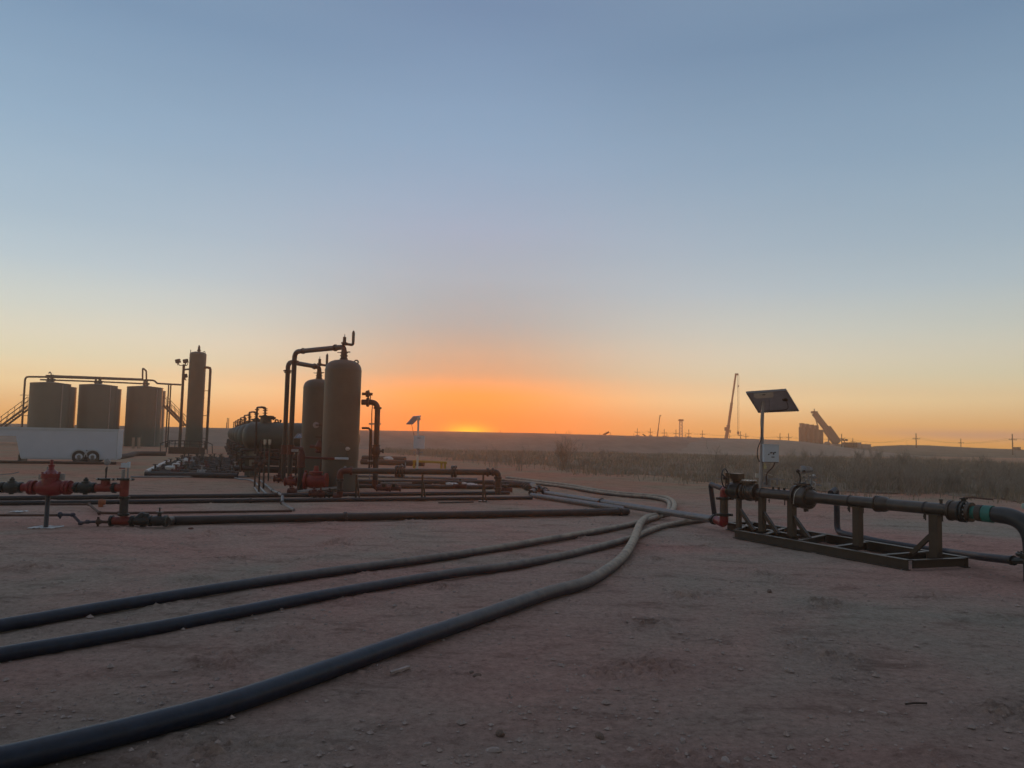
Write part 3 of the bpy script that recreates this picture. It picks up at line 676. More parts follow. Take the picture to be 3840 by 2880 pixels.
# tower
TDw = 61
tw = thing('tall_tower', 'tall slender tower vessel beside the light pole, left of the horizontal vessels', 'tower', (P(724, 1660, TDw).x, TDw, 0))
bx = P(726, 1660, TDw).x; rt = .635; zt = Zat(738, 1331, TDw)
mb = MB().lathe((bx, TDw, 0), z1_, [(0, rt*1.03), (1.5, rt*1.03), (1.501, rt), (zt-.001, rt), (zt+.0, rt*1.015), (zt+.06, rt*.995), (zt+.13, rt*.93), (zt+.2, rt*.75), (zt+.25, rt*.45), (zt+.27, .1)], 36)
part('shell', mb, M_tan, tw)
part('top_nozzle', MB().lathe((bx+.05, TDw, zt+.2), z1_, [(0, .12), (.15, .12), (.16, .16), (.2, .16), (.22, .1), (.45, .09), (.6, .03)], 12), M_pipe, tw)
part('lifting_lug', MB().torus((bx+.52, TDw-.1, zt+.2), (0, 1, 0), .08, .03, 12, 6).cyl((bx-.62, TDw, zt), (bx-.62, TDw, zt+.4), .03, 6), M_tan, tw)
q0 = Vector((bx+rt*.9, TDw, zt-1.0))
pp = fillet([q0, (bx+rt+.42, TDw, zt-1.0), (bx+rt+.40, TDw, .3)], .25)
sp = part('side_pipe', MB().tube(pp, .10, 10), M_pipe, tw)
for h_ in (1.2, 3.0, 5.0, 6.9): part('bracket', MB().beam((bx+rt*.9, TDw, h_), (bx+rt+.45, TDw, h_), .05, .05), M_pipe, tw)
# light pole
lx = P(674, 1660, TDw-.5).x; zl = Zat(683, 1366, TDw-.5)
lp = thing('light_pole', 'floodlight pole with three lamp heads standing left of the tall tower', 'light pole', (lx, TDw-.5, 0))
part('pole', MB().cyl((lx, TDw-.5, 0), (lx, TDw-.5, zl), .12, 12, .10), M_pipe, lp)
part('arm', MB().tube(fillet([(lx-.42, TDw-.5, zl+.1), (lx-.38, TDw-.5, zl-.1), (lx, TDw-.5, zl-.1)], .1), .03, 8).tube(fillet([(lx+.3, TDw-.5, zl+.1), (lx+.26, TDw-.5, zl-.1), (lx, TDw-.5, zl-.1)], .1), .03, 8).cyl((lx, TDw-.5, zl-.42), (lx+.5, TDw-.5, zl-.38), .07, 8), M_pipe, lp)
for q in (PT(1845, 288, TDw-.5), PT(1925, 288, TDw-.5), PT(1916, 442, TDw-.5)):
    s_ = .36 if q.z > zl-1 else .24
    part('floodlight', MB().box(q, (s_*.95, s_*.7, s_*.8), (Vector((.97, 0, .24)), Vector((0, 1, 0)), Vector((-.24, 0, .97)))).cyl(q-Vector((0, 0, s_*.35)), q-Vector((0, 0, s_*.9)), .04, 6), M_dark, lp)
part('small_arm', MB().tube([PT(1916, 460, TDw-.5), PT(1930, 490, TDw-.5)], .03, 6), M_pipe, lp)
# walkway
wd = TDw-3
def PW(a, b, d=wd): return P(*zq(a, b), d)
wk = thing('walkway', 'low steel walkway with handrails at the foot of the tall tower', 'walkway', PW(1860, 1240).xy.to_3d())
zd = PW(1800, 1235).z
xa, xb = PW(1750, 1230).x, PW(2065, 1230).x
part('deck', MB().box(((xa+xb)/2, wd+.5, .25), (xb-xa, 1.0, .5)), M_rust, wk)
for dy in (0, 1.0):
    mb = MB()
    zr = PW(1900, 1115).z
    pts = [(PW(1660, 1270).x, wd+dy, .05), (PW(1662, 1190).x, wd+dy, .75), (xa, wd+dy, zr), (xb, wd+dy, zr), (PW(2145, 1190).x, wd+dy, .75), (PW(2148, 1270).x, wd+dy, .05)]
    mb.tube(pts, .035, 6)
    for k in (xa, (xa+xb)/2, xb): mb.cyl((k, wd+dy, 0), (k, wd+dy, zr), .035, 6)
    mb.tube([(xa, wd+dy, (zr+.5)/2), (xb, wd+dy, (zr+.5)/2)], .025, 6)
    part('handrail', mb, M_pipe, wk)
bk = PW(1700, 1255, 66)
single('curb_pipe', MB().tube(spline([G(430, 1717, .1), G(490, 1707, .12), G(512, 1702, .14), G(620, 1702, .14)], 5), .17, 8), M_rust, 'low dark containment curb at the foot of the storage tanks', 'curb', G(500, 1705))

# ------------------------------------------------------------------ rows of ground piping
rowL = [((545, 1777), 931), ((566, 1767), 935), ((588, 1757), 935), ((607, 1749), 932), ((624, 1742), 928), ((640, 1736), 925), ((655, 1730), 920), ((668, 1725), 915), ((680, 1720), 910), ((692, 1716), 905)]
row_t = None
for i, (q, xe) in enumerate(rowL):
    A, B = G(q[0], q[1], .1), G(xe, q[1]+2, .1); rr = .10 if i == 0 else .075
    B.y = A.y
    t = thing('manifold_pipe', ['front dark pipe edging the rows of ground piping', 'dusty header pipe in the rows of piping left of the horizontal vessels'][i > 0], 'pipe', (A.x, A.y, 0), 'rows of ground piping' if i else None)
    part('pipe', MB().cyl(A, B, rr, 10), M_blk if i % 3 == 0 else M_pipe, t)
    n = 6 if i else 0; rn = random.Random(i)
    for k in range(n):
        p_ = A.lerp(B, (k+.5+rn.uniform(-.3, .3))/n)
        m_ = [M_dred, M_pipe, M_valve, M_grey][rn.randrange(4)] if k % 2 else M_pipe
        part('valve', MB().lathe(p_-Vector((.16, 0, 0)), (1, 0, 0), [(0, .12), (.04, .12), (.05, .09), (.12, .12), (.2, .12), (.27, .09), (.28, .12), (.32, .12)], 10).cyl(p_, p_+Vector((0, 0, .26)), .04, 6).box(p_+Vector((0, 0, .27)), (.2, .05, .03)), m_, t)
    if i:
        part('stand', MB().box((A.x+.3, A.y, .05), (.08, .2, .1)).box((B.x-.5, A.y, .05), (.08, .2, .1)), M_pipe, t)
hose('sleeved_pipe', [(548, 1768, .16), (572, 1757, .16), (600, 1743, .16), (632, 1729, .16)], .07, M_plastic, 'pale sleeved pipe along the slanting left edge of the piping rows', 'pipe', sm=2)
for k, (a_, b_, s_) in enumerate([(637, 1754, .22), (661, 1743, .2), (677, 1735, .18), (692, 1728, .17), (700, 1723, .15)]):
    q = G(a_, b_, .2)
    single('valve_cover', MB().ell(q, s_, .12, .09, 10, 6, .15, k), M_plastic, ['largest white wrapped valve nearest the front of the piping rows', 'second white wrapped valve from the front of the piping rows', 'third white wrapped valve from the front of the piping rows', 'fourth white wrapped valve from the front of the piping rows', 'farthest and smallest white wrapped valve of the piping rows'][k], 'valve cover', (q.x, q.y, 0))

# ------------------------------------------------------------------ horizontal vessels
HR = .56
def hvessel():
    t = thing('horizontal_vessel', 'nearest horizontal vessel, its domed end beside the two tall risers', 'pressure vessel', (0, 0, 0), 'row of horizontal vessels')
    zc_ = 1.57; Ln = 4.3
    part('shell', MB().lathe((-.28, 0, zc_), (1, 0, 0), [(0, .08), (.02, .22), (.07, .36), (.16, .48), (.28, .545), (.32, HR), (.36, HR), (Ln, HR), (Ln+.1, .53), (Ln+.2, .4), (Ln+.28, .1)], 32), M_tan, t)
    part('leg', MB().box((.06, 0, .55), (.16, .9, 1.1)).box((.06, 0, .02), (.3, 1.1, .04)), M_tan, t)
    part('leg', MB().box((Ln-.9, 0, .55), (.16, .9, 1.1)), M_tan, t)
    part('manway', MB().lathe((.58, 0, zc_+HR-.05), z1_, [(0, .22), (.24, .22), (.241, .28), (.31, .28), (.311, .05)], 16), M_tan, t)
    u = part('relief_loop', MB().tube(fillet([(.40, -.58, .9), (.40, -.58, 2.68), (.40, -.1, 2.72), (.56, -.1, 2.70), (.56, -.1, zc_+HR+.2)], .04), .04, 8), M_pipe, t)
    for z_ in (2.25, 2.42, 2.58): part('flange', MB().lathe((.40, -.58, z_), z1_, [(0, .08), (.04, .08)], 10), M_pipe, u)
    for z_ in (2.38, 2.47, 2.57, 2.64): part('flange', MB().lathe((.56, -.1, z_), z1_, [(0, .09), (.035, .09)], 10), M_pipe, u)
    part('side_valve', MB().cyl((.62, 0, 2.30), (.95, 0, 2.30), .045, 8).lathe((.84, 0, 2.30), (1, 0, 0), [(0, .08), (.05, .08)], 8), M_pipe, t)
    part('lifting_lug', MB().torus((1.0, 0, zc_+HR+.05), (0, 1, 0), .06, .03, 12, 6).box((1.0, 0, zc_+HR+.0), (.24, .05, .05)), M_tan, t)
    part('gauge_ball', MB().ell((1.15, 0, zc_+HR+.07), .05, .05, .05, 8, 6).cyl((1.15, 0, zc_+HR-.03), (1.15, 0, zc_+HR+.07), .02, 6), M_tan, t)
    part('under_piping', MB().tube(fillet([(-.15, -.55, .2), (-.15, -.55, 1.05), (2.4, -.55, 1.05), (2.4, -.55, .2)], .1), .06, 8).tube([(-.1, -.62, .75), (2.6, -.62, .75)], .07, 8).tube([(.5, -.6, .1), (.5, -.6, 1.1)], .05, 8).tube([(1.4, -.6, .1), (1.4, -.6, 1.1)], .05, 8).lathe((1.4, -.6, .9), z1_, [(0, .1), (.2, .1)], 10).tube([(2.0, -.6, .1), (2.0, -.6, 1.0)], .04, 8), M_pipe, t)
    rn = random.Random(2)
    for k in range(13):
        p_ = Vector((rn.uniform(-.2, 2.5), rn.uniform(-.85, -.55), rn.uniform(.25, 1.15))); s_ = rn.uniform(.04, .09)
        part('valve', MB().lathe(p_-Vector((s_, 0, 0)), (1, 0, 0) if k % 2 else (0, 0, 1), [(0, s_*1.2), (s_*.5, s_*1.2), (s_*.6, s_*.8), (s_*1.4, s_*.8), (s_*1.5, s_*1.2), (s_*2, s_*1.2)], 8), M_rust if k % 3 else M_dred, t)
    part('header', MB().tube([(-.4, -.45, .33), (3.6, -.45, .33)], .1, 10).tube([(-.4, .5, .22), (3.9, .5, .22)], .1, 10), M_blk, t)
    return t
hv = hvessel(); d0 = 30.0; xe0 = P(913, 1640, d0).x + .28
order = ['second', 'third', 'fourth', 'fifth', 'sixth', 'seventh']
for k in range(7):
    d = d0 + 7.0*k; x = xe0 - .385*(d-d0)
    if k == 0: hv.location = (x, d, 0)
    else: dup(hv, (x, d, 0), order[k-1] + ' horizontal vessel from the front in the receding row', 'row of horizontal vessels')
# vertical control standpipes in front of the first vessel
for k, (a_, t_, b_) in enumerate([(433, 900, 1370), (497, 620, 1450), (570, 1000, 1375)]):
    bq = G(*zc(a_, b_)); tq_ = P(*zc(a_+6, t_), bq.y)
    t = thing('standpipe', ['left', 'middle', 'right'][k]+' of three thin dark standpipes rising before the nearest horizontal vessel', 'pipe', (bq.x, bq.y, 0))
    part('pipe', MB().cyl(bq, (bq.x, bq.y, tq_.z), .028, 8), M_pipe, t)
    part('valve', MB().lathe((bq.x, bq.y, .75), z1_, [(0, .05), (.05, .07), (.1, .05), (.14, .03)], 8).box((bq.x+.06, bq.y, .8), (.1, .04, .05)).lathe((bq.x-.06, bq.y, .62), z1_, [(0, .03), (.06, .05), (.1, .03)], 8), M_rust, t)
for k, a_ in enumerate((598, 673)):
    q = P(*zc(a_, 640), 27.5); t = thing('instrument_post', ['left', 'right'][k]+' of two instrument posts with pale heads before the horizontal vessel', 'instrument', (q.x, 27.5, 0))
    part('post', MB().cyl((q.x, 27.5, 0), (q.x, 27.5, q.z), .03, 8), M_tan, t); part('head', MB().box((q.x, 27.5, q.z), (.09, .08, .12)).cyl((q.x, 27.5, q.z-.12), (q.x, 27.5, q.z-.05), .05, 8), M_bolt, t)

# ------------------------------------------------------------------ tall vertical vessels
def vvessel(px, top, d, r, label):
    x = P(px[0], 1700, d).x; zt = Zat(px[1], top, d); t = thing('vertical_vessel', label, 'pressure vessel', (x, d, 0), 'pair of tall vertical vessels')
    zs = zt + .0
    part('skirt', MB().lathe((x, d, 0), z1_, [(0, r*1.02), (.02, r*1.06), (.04, r*1.06), (.045, r*.97), (.95, r*.97)], 36), M_tan, t)
    part('shell', MB().lathe((x, d, .95), z1_, [(-.001, r*.9), (0, r)] + [(zs-.95, r), (zs-.949, r*1.008), (zs-.911, r*1.008), (zs-.91, r*.998), (zs-.90+.08, r*.97), (zs-.90+.16, r*.90), (zs-.90+.23, r*.76), (zs-.90+.28, r*.55), (zs-.90+.305, r*.3), (zs-.90+.31, .02)], 48), M_tan, t)
    top_z = zs+.36
    nz_ = part('top_nozzle', MB().lathe((x, d, zs+.24), z1_, [(0, .10), (.13, .10), (.131, .125), (.165, .125), (.166, .10), (.23, .10), (.231, .12), (.265, .12), (.266, .095), (.33, .095), (.331, .12), (.36, .12), (.361, .085), (.42, .085)], 16).cyl((x, d-.05, zs+.58), (x-.2, d-.05, zs+.58), .012, 6).box((x+.15, d-.05, zs+.60), (.1, .05, .03)), M_pipe, t)
    part('lifting_lug', MB().torus((x+r*.72, d-.05, zs+.29), (0, 1, 0), .06, .022, 14, 6).box((x+r*.62, d-.05, zs+.25), (.12, .04, .06)), M_tan, t)
    part('lifting_lug', MB().torus((x-r*.68, d+.1, zs+.26), (0, 1, 0), .05, .02, 14, 6), M_tan, t)
    return t, x, zs
v1, x1, z1s = vvessel((1276, 1290), 1393, 23.4, .555, 'nearer and bigger looking vertical vessel with the large outlet pipe on its right')
v2, x2, z2s = vvessel((1185, 1197), 1458, 28.1, .548, 'farther vertical vessel standing between the risers and the nearer vessel')
def overhead(t, x, d, zs, riser_px, riser_d, label_r, pyp):
    zp = Zat(1920+(x/d)*FPX, pyp, d); rx = P(riser_px, 1400, riser_d).x
    o = thing('riser_pipe', label_r, 'pipe', (rx, riser_d, 0), 'overhead riser pipes')
    e0 = Vector((x, d, zp-.28)); top = Vector((x, d, zp)); far_ = Vector((rx, riser_d, zp)); 
    part('pipe', MB().tube(fillet([e0, top, far_, Vector((rx, riser_d, .15))], .24, 8), .080, 14), M_pipe, o)
    part('flange', MB().flange(far_+(top-far_)*.18, top-far_, .10, .04, 0).flange((rx, riser_d, zp-.32), z1_, .15, .04, 8), M_pipe, o)
    part('flange', MB().flange(top+(far_-top)*.17, top-far_, .11, .04, 0), M_pipe, o); part('flange', MB().flange((rx+.0, riser_d, zp-.38), z1_, .12, .03, 0), M_pipe, o)
    part('relief_valve', MB().lathe(top+z1_*.05, z1_, [(0, .075), (.05, .075), (.051, .10), (.09, .10), (.091, .055), (.26, .05), (.261, .012), (.35, .010)], 14).tube(fillet([top+Vector((.05, 0, .09)), top+Vector((.27, 0, .07)), top+Vector((.27, 0, .20))], .08), .042, 10), M_pipe, o)
    part('vent_stack', MB().lathe(top+Vector((.27, 0, .18)), z1_, [(0, .046), (.26, .046), (.31, .03), (.34, .01)], 12), M_tan, o)
    rc = Vector((rx, riser_d, Zat(riser_px-12, 1686, riser_d)))
    part('red_fitting', MB().lathe(rc-z1_*.16, z1_, [(0, .13), (.03, .13), (.031, .115), (.28, .115), (.281, .13), (.32, .13)], 14).cyl(rc, rc+Vector((.4, .1, 0)), .10, 12), M_dred, o)
    return o
overhead(v1, x1, 23.4, z1s, 1102, 25.1, 'taller riser pipe arching from the nearer vertical vessel', 1301)
overhead(v2, x2, 28.1, z2s, 1079, 26.2, 'shorter left riser pipe bending over from the farther vertical vessel', 1377)
def zv(a, b): return 850+a/2.44, 1220+b/2.44
D1 = 23.4
def PV(a, b, d=D1): return P(*zv(a, b), d)
r0 = .555
# outlet on the right of the near vessel
o = thing('outlet_pipe', 'large outlet pipe curving down right of the nearer vertical vessel, with a valve', 'pipe', (PV(1370, 1480).x, D1, 0))
a0 = PV(1235, 703); a1 = PV(1383, 703); xdn = a1.x; a2 = Vector((xdn, D1, .25)); 
part('pipe', MB().tube(fillet([a0, a1, a2], .30, 8), .085, 16), M_pipe, o)
part('flange', MB().flange(PV(1292, 703), (1, 0, 0), .145, .06, 8, .014), M_pipe, o); part('flange', MB().flange((xdn, D1, PV(1380, 757).z), z1_, .125, .04, 8, .012), M_pipe, o)
vz = PV(1380, 1150).z
part('valve', MB().lathe((xdn, D1, vz-.28), z1_, [(.1, .12), (.14, .12), (.141, .095), (.2, .13), (.36, .13), (.42, .095), (.421, .12), (.46, .12)], 16).cyl((xdn, D1, vz), (xdn+.20, D1, vz), .03, 8).box((xdn+.21, D1, vz), (.05, .04, .12)), M_pipe, o)
part('elbow', MB().tube(fillet([a2+z1_*.1, (xdn, D1, .12), (xdn+.5, D1, .12)], .2), .095, 12), M_dred, o)
part('bracket', MB().beam(PV(1303, 902), PV(1410, 902), .05, .05).beam(PV(1290, 1240), PV(1380, 1240), .06, .04), M_grey, o)
o = thing('relief_nozzle', 'short flanged relief valve above the large outlet of the nearer vessel', 'valve', PV(1290, 627))
part('pipe', MB().cyl(PV(1240, 627), PV(1335, 630), .045, 10), M_pipe, o); part('flange', MB().flange(PV(1282, 627), (1, 0, 0), .10, .04, 6, .012).flange(PV(1297, 627), (1, 0, 0), .115, .04, 6, .012), M_pipe, o)
single('sensing_line', MB().tube(fillet([PV(1315, 640), PV(1316, 690), PV(1335, 730), PV(1328, 790), PV(1326, 1300)], .1), .015, 8), M_pipe, 'thin sensing line between the nearer vessel and its outlet pipe', 'pipe', (PV(1326, 1300).x, D1, 0))
single('drain_line', MB().tube(fillet([PV(1238, 940), PV(1300, 940), PV(1316, 960), PV(1305, 1320)], .12), .034, 8), M_pipe, 'bent drain line leaving the nearer vessel low on its right', 'pipe', (PV(1305, 1320).x, D1, 0))
# near vessel fittings
o = thing('vessel_gauge', 'pale round gauge on the face of the nearer vertical vessel', 'gauge', PV(1105, 1130, D1-r0-.1))
q = wloc(o); part('dial', MB().lathe(q+Vector((0, .1, 0)), (0, -1, 0), [(0, .03), (.06, .03), (.07, .06), (.12, .06), (.13, .04)], 12).cyl(q+Vector((-.12, .12, 0)), q+Vector((.05, .12, 0)), .03, 8), M_bolt, o)
o = thing('manhole', 'round manhole cover low on the nearer vertical vessel', 'manhole', (x1+.05, D1-r0, PV(1070, 1150).z))
q = Vector((x1+.05, D1-r0+.12, PV(1070, 1150).z)); part('cover', MB().lathe(q, (0, -1, 0), [(0, .24), (.10, .24), (.105, .29), (.14, .29), (.145, .24), (.15, .1)], 24), M_tan, o)
o = thing('vessel_gauge', 'pale round gauge on the farther vertical vessel', 'gauge', PV(815, 912, 28.1-.7))
q = wloc(o); part('dial', MB().lathe(q+Vector((0, .1, 0)), (0, -1, 0), [(0, .1), (.06, .115), (.07, .09)], 14), M_grey, o)
part('stem', MB().cyl(q, q+Vector((.75, 0, 0)), .025, 6), M_pipe, o)
o = thing('level_bridle', 'dark level bridle with red fitting between the two vertical vessels', 'instrument', (PV(870, 1000).x, 24.5, 0))
q = PV(873, 1000, 24.5); part('pipe', MB().cyl((q.x, 24.5, .3), (q.x, 24.5, q.z), .03, 8).beam((q.x-.2, 24.5, q.z-.08), (q.x+.35, 24.5, q.z-.08), .03, .03), M_pipe, o)
q = PV(848, 1110, 24.5); part('valve', MB().lathe(q-z1_*.2, z1_, [(0, .08), (.05, .14), (.1, .09), (.2, .15), (.3, .09), (.4, .05)], 10).cyl(q, q+Vector((-.3, 0, 0)), .05, 8), M_dred, o)
# small solar panel leaning behind the risers
q = [P(*zv(615, 1032), 27.2), P(*zv(686, 1032), 27.2), P(*zv(686, 990), 27.6), P(*zv(652, 990), 27.6)]
o = thing('small_solar_panel', 'tiny blue solar panel tilted left of the farther vertical vessel', 'solar panel', q[0])
part('panel', MB().quad(*q).quad(*[v+Vector((0, .03, -.03)) for v in reversed(q)]), M_cell, o); part('post', MB().cyl((q[1].x-.1, 27.5, 0), (q[1].x-.1, 27.5, q[1].z), .03, 8), M_grey, o)
mb = MB()
for i in range(4): mb.tube([q[i], q[(i+1) % 4]], .018, 6)
part('frame', mb, M_grey, o)

# red valves low between the vessels
def redvalve(px, py, d, s, label, m=None):
    c = P(px, py, d); t = thing('red_valve', label, 'valve', (c.x, d, 0), 'red valves at the foot of the vessels')
    part('body', MB().lathe(c-Vector((s, 0, 0)), (1, 0, 0), [(0, s*.75), (s*.2, s*.75), (s*.22, s*.5), (s*.5, s*.62), (s, s*.72), (s*1.5, s*.62), (s*1.78, s*.5), (s*1.8, s*.75), (s*2, s*.75)], 14), m or M_dred, t)
    part('bonnet', MB().lathe(c+z1_*s*.4, z1_, [(0, s*.5), (s*.25, s*.5), (s*.3, s*.62), (s*.45, s*.62), (s*.5, s*.25), (s*.95, s*.2)], 12), m or M_dred, t)
    part('leg', MB().cyl((c.x, d, 0), (c.x, d, c.z), .03, 6), M_blk, t)
    return t, c
redvalve(*zv(815, 1425), 22.4, .33, 'biggest red valve tucked against the nearer vertical vessel', M_red)
redvalve(*zv(722, 1415), 23.0, .22, 'red valve immediately left of the biggest one by the vessel', M_red)
redvalve(*zv(585, 1432), 22.5, .17, 'small rounded orange valve low in front of the risers', M_orange)
redvalve(*zv(800, 1540), 20.6, .13, 'small red valve by the black pipes, right of the crossing pipe', M_dred)
redvalve(*zv(860, 1545), 20.6, .13, 'small red valve by the black pipes, under the nearer vessel', M_dred)
redvalve(*zv(940, 1545), 20.6, .12, 'small dark valve by the black pipes, left of the red spool elbow', M_valve)
redvalve(*zv(600, 1520), 21.0, .12, 'small red valve low beside the crossing pipe', M_dred)
redvalve(1045, 1771+24, 26.5, .16, 'dull red valve lying low under the horizontal vessel', M_dred)
t = thing('filter_pot', 'upright dark post with a red head left of the nearer vertical vessel', 'valve', (P(*zv(672, 1500), 22.8).x, 22.8, 0))
q = wloc(t); zt_ = P(*zv(672, 1210), 22.8).z; zr_ = P(*zv(672, 1300), 22.8).z
part('post', MB().cyl(q, (q.x, q.y, zr_), .095, 12), M_blk, t); part('head', MB().lathe((q.x, q.y, zr_), z1_, [(0, .13), (.04, .13), (.05, .11), (.35, .12), (.5, .07), ((zt_-zr_), .03)], 14).cyl((q.x, q.y, zr_+.3), (q.x+1.0, q.y, zr_+.28), .035, 8), M_dred, t)
part('tag_plate', MB().box((q.x-.2, q.y, zr_+.5), (.2, .05, .08)), M_grey, t)
part('sleeve', MB().cyl((q.x+1.0, q.y, zr_+.29), (q.x+1.4, q.y, zr_+.29), .035, 8), M_box, t)
# pale boards/channels between pipes
def plank(a, b, z, label, w_=.10, m=None):
    A, B = G(a[0], a[1], z), G(b[0], b[1], z); single('metal_strut', MB().beam(A, B, w_, .05), m or M_grey, label, 'strut', (A.x, A.y, 0))
plank(zv(660, 1520), zv(1010, 1482), .15, 'pale metal strut lying slanted below the biggest red valve')
plank(zv(420, 1398), zv(690, 1380), .15, 'pale metal strut lying level behind the orange valve')
for k, a_ in enumerate((478, 1307)):
    q = G(*zv(a_, 1440 if k else 1390)); tp = P(*zv(a_, 1370 if k else 1240), q.y)
    single('steel_stake', MB().cyl(q, (q.x, q.y, tp.z+.1), .025, 6), M_grey, ['thin pale stake standing in front of the horizontal vessel', 'thin pale stake standing behind the raised pipe spool'][k], 'stake', (q.x, q.y, 0))

# pipes behind the raised spool
back = [((1205, 1822), (1880, 1827), .07, M_pipe, 'brown pipe on the ground directly behind the raised spool'),
        ((1205, 1806), (1850, 1809), .085, M_pipe, 'thick brown pipe lying third behind the raised spool'),
        ((1340, 1785), (1790, 1797), .05, M_silver, 'slim pale pipe half hidden behind the raised spool'),
        ((1355, 1731), (1590, 1738), .16, M_rust, 'fat rusty pipe lying far behind the spool near the yellow rail'),
        ((1360, 1717), (1520, 1722), .17, M_rust, 'farthest rusty pipe lying behind the outlet pipe')]
for a_, b_, r_, m_, lb in back: run_pipe('ground_pipe', a_, b_, r_, m_, lb)
t, A, B = run_pipe('short_header', (1850, 1815), (1963, 1818), .11, M_pipe, 'short thick header right of the raised spool, joined by bolted elbows', ())
A, B = wloc(t), B
e1 = [B, B+Vector((.35, -.3, .02)), G(1985, 1832, .08)]
part('elbow', MB().tube(fillet(e1, .2), .11, 12), M_pipe, t)
for k in (.3, .6, .9): coupling(t, e1[0].lerp(e1[2], k), e1[2]-e1[0], .10, M_pipe)
e2 = [G(1992, 1848, .09), G(2012, 1832, .16), G(2032, 1833, .16), G(2052, 1848, .08)]
t = thing('jumper_elbow', 'bolted elbow fitting joining the silver pipes to the headers', 'pipe fitting', (e2[0].x, e2[0].y, 0))
part('elbow', MB().tube(fillet(e2, .15), .09, 12), M_pipe, t)
for k in (0, 1, 2): coupling(t, e2[k].lerp(e2[k+1], .5), e2[k+1]-e2[k], .09, M_pipe)
for k, (x_, y_) in enumerate([(1438, 1832), (1476, 1832), (1725, 1823), (1895, 1836)]):
    c = G(x_, y_, .12); t = thing('small_valve', ['dark red lever valve left of its twin behind the raised spool', 'dark red lever valve right of its twin behind the raised spool', 'small valve amid white scraps under the right part of the spool', 'small lever valve right of the spool by the silver pipes'][k], 'valve', (c.x, c.y, 0))
    part('body', MB().lathe(c-Vector((.22, 0, 0)), (1, 0, 0), [(0, .09), (.04, .09), (.05, .07), (.39, .07), (.40, .09), (.44, .09)], 10), M_dred, t)
    part('bonnet', MB().lathe(c, z1_, [(0, .06), (.12, .06), (.13, .12), (.16, .12), (.17, .03), (.24, .03)], 10), M_valve, t)
a_, b_ = P(1428, 1811, 21.4), P(1544, 1811, 21.4)
single('handle_bar', MB().beam(a_, b_, .06, .03), M_grey, 'long pale bar lying over the two lever valves behind the spool', 'bar', (a_.x, a_.y, 0))
rn = random.Random(8)
for k in range(9):
    x_, y_ = 1665 + k*15 + rn.uniform(-4, 4), 1818+rn.uniform(-5, 6); q = G(x_, y_, .08)
    single('white_scrap', MB().ell(q, rn.uniform(.08, .2), .1, .05, 8, 5, .3, k), M_plastic, 'white plastic scrap among the pipes right under the spool', 'plastic scrap', (q.x, q.y, 0), 'white scraps under the spool')
q = G(1530, 1715, .1)
single('white_scrap', MB().ell(P(1458, 1719, 47), .3, .2, .12, 8, 5, .3, 3), M_plastic, 'white scrap on top of the far rusty pipes', 'plastic scrap', (q.x, q.y, 0))

# raised pipe spool
SD = 20.5
def PS(px, py, dd=0): return P(px, py, SD+dd)
sp_ = thing('raised_spool', 'raised brown pipe spool with elbows at both ends and three supports', 'pipe', (PS(1570, 1770).x, SD, 0))
cA, cB = PS(1322, 1766), PS(1836, 1771); dS = (cB-cA).normalized(); rS = .082
part('pipe', MB().cyl(cA, cB, rS, 18), M_run, sp_)
lo = PS(1274, 1860); lo.z = .06
el_ = part('elbow', MB().tube(fillet([cA-dS*.02, PS(1276, 1765), PS(1275, 1805)], .22, 8), .085, 14), M_dred, sp_)
part('spool', MB().cyl(PS(1275, 1800), PS(1274.5, 1838), .078, 14), M_pipe, sp_)
part('lower_elbow', MB().tube(fillet([PS(1274.5, 1836), PS(1274, 1862), PS(1250, 1862)], .1), .085, 12), M_dred, sp_)
coupling(sp_, PS(1275, 1800), z1_, .082, M_pipe); coupling(sp_, PS(1275, 1838), z1_, .08, M_pipe); coupling(sp_, PS(1318, 1766), dS, .09, M_dred)
for px in (1487, 1499, 1511, 1697, 1708): part('flange', MB().flange(PS(px, 1768), dS, .165, .05, 10, .014), M_run, sp_)
part('flange', MB().flange(PS(1829, 1771), dS, .12, .05, 8, .014), M_run, sp_)
er = [cB, PS(1868, 1771), PS(1867, 1855)]
part('elbow', MB().tube(fillet(er, .24, 8), .082, 14), M_pipe, sp_)
coupling(sp_, PS(1867, 1792), z1_, .082, M_pipe); coupling(sp_, PS(1867, 1832), z1_, .082, M_pipe)
coupling(sp_, PS(1848, 1770), dS, .085, M_pipe)
for px in (1338, 1585, 1813):
    q = PS(px, 1780); mb = MB().beam((q.x, SD, .02), (q.x, SD, q.z-.0), .05, .07).box((q.x, SD, .015), (.22, .3, .03))
    mb.beam((q.x+.09, SD, .03), (q.x+.02, SD, .5), .04, .04)
    part('support', mb, M_run, sp_)
part('tap_valve', MB().cyl(PS(1507, 1755), PS(1507, 1740), .02, 8).cyl(PS(1520, 1755), PS(1520, 1735), .015, 8).cyl(PS(1290, 1760), PS(1296, 1749), .03, 8), M_grey, sp_)
# small instrument mast on the spool
im = thing('instrument_mast', 'pale instrument mast with enclosure and small tilted solar panel on the raised spool', 'instrument mast', (PS(1567, 1756).x, SD, PS(1567, 1756).z))
part('mast', MB().cyl(PS(1565, 1757), PS(1569, 1562), .028, 10), M_cream, im)
bx_ = PS(1572, 1658, -.06); en = part('enclosure', MB().box(bx_, (.285, .13, .345)), M_box, im); part('door', MB().box(bx_+Vector((0, -.07, -.005)), (.265, .014, .315)), M_box, en)
part('badge', MB().box(bx_+Vector((0, -.079, .11)), (.085, .004, .012)), M_dark, en)
q = [PS(1522, 1590, -.15), PS(1546, 1590, .25), PS(1578, 1558, .25), PS(1549, 1560, -.15)]
nrm = (q[1]-q[0]).cross(q[3]-q[0]).normalized(); nrm = nrm if nrm.z > 0 else -nrm
mb = MB().quad(*q).quad(*[v-nrm*.02 for v in reversed(q)])
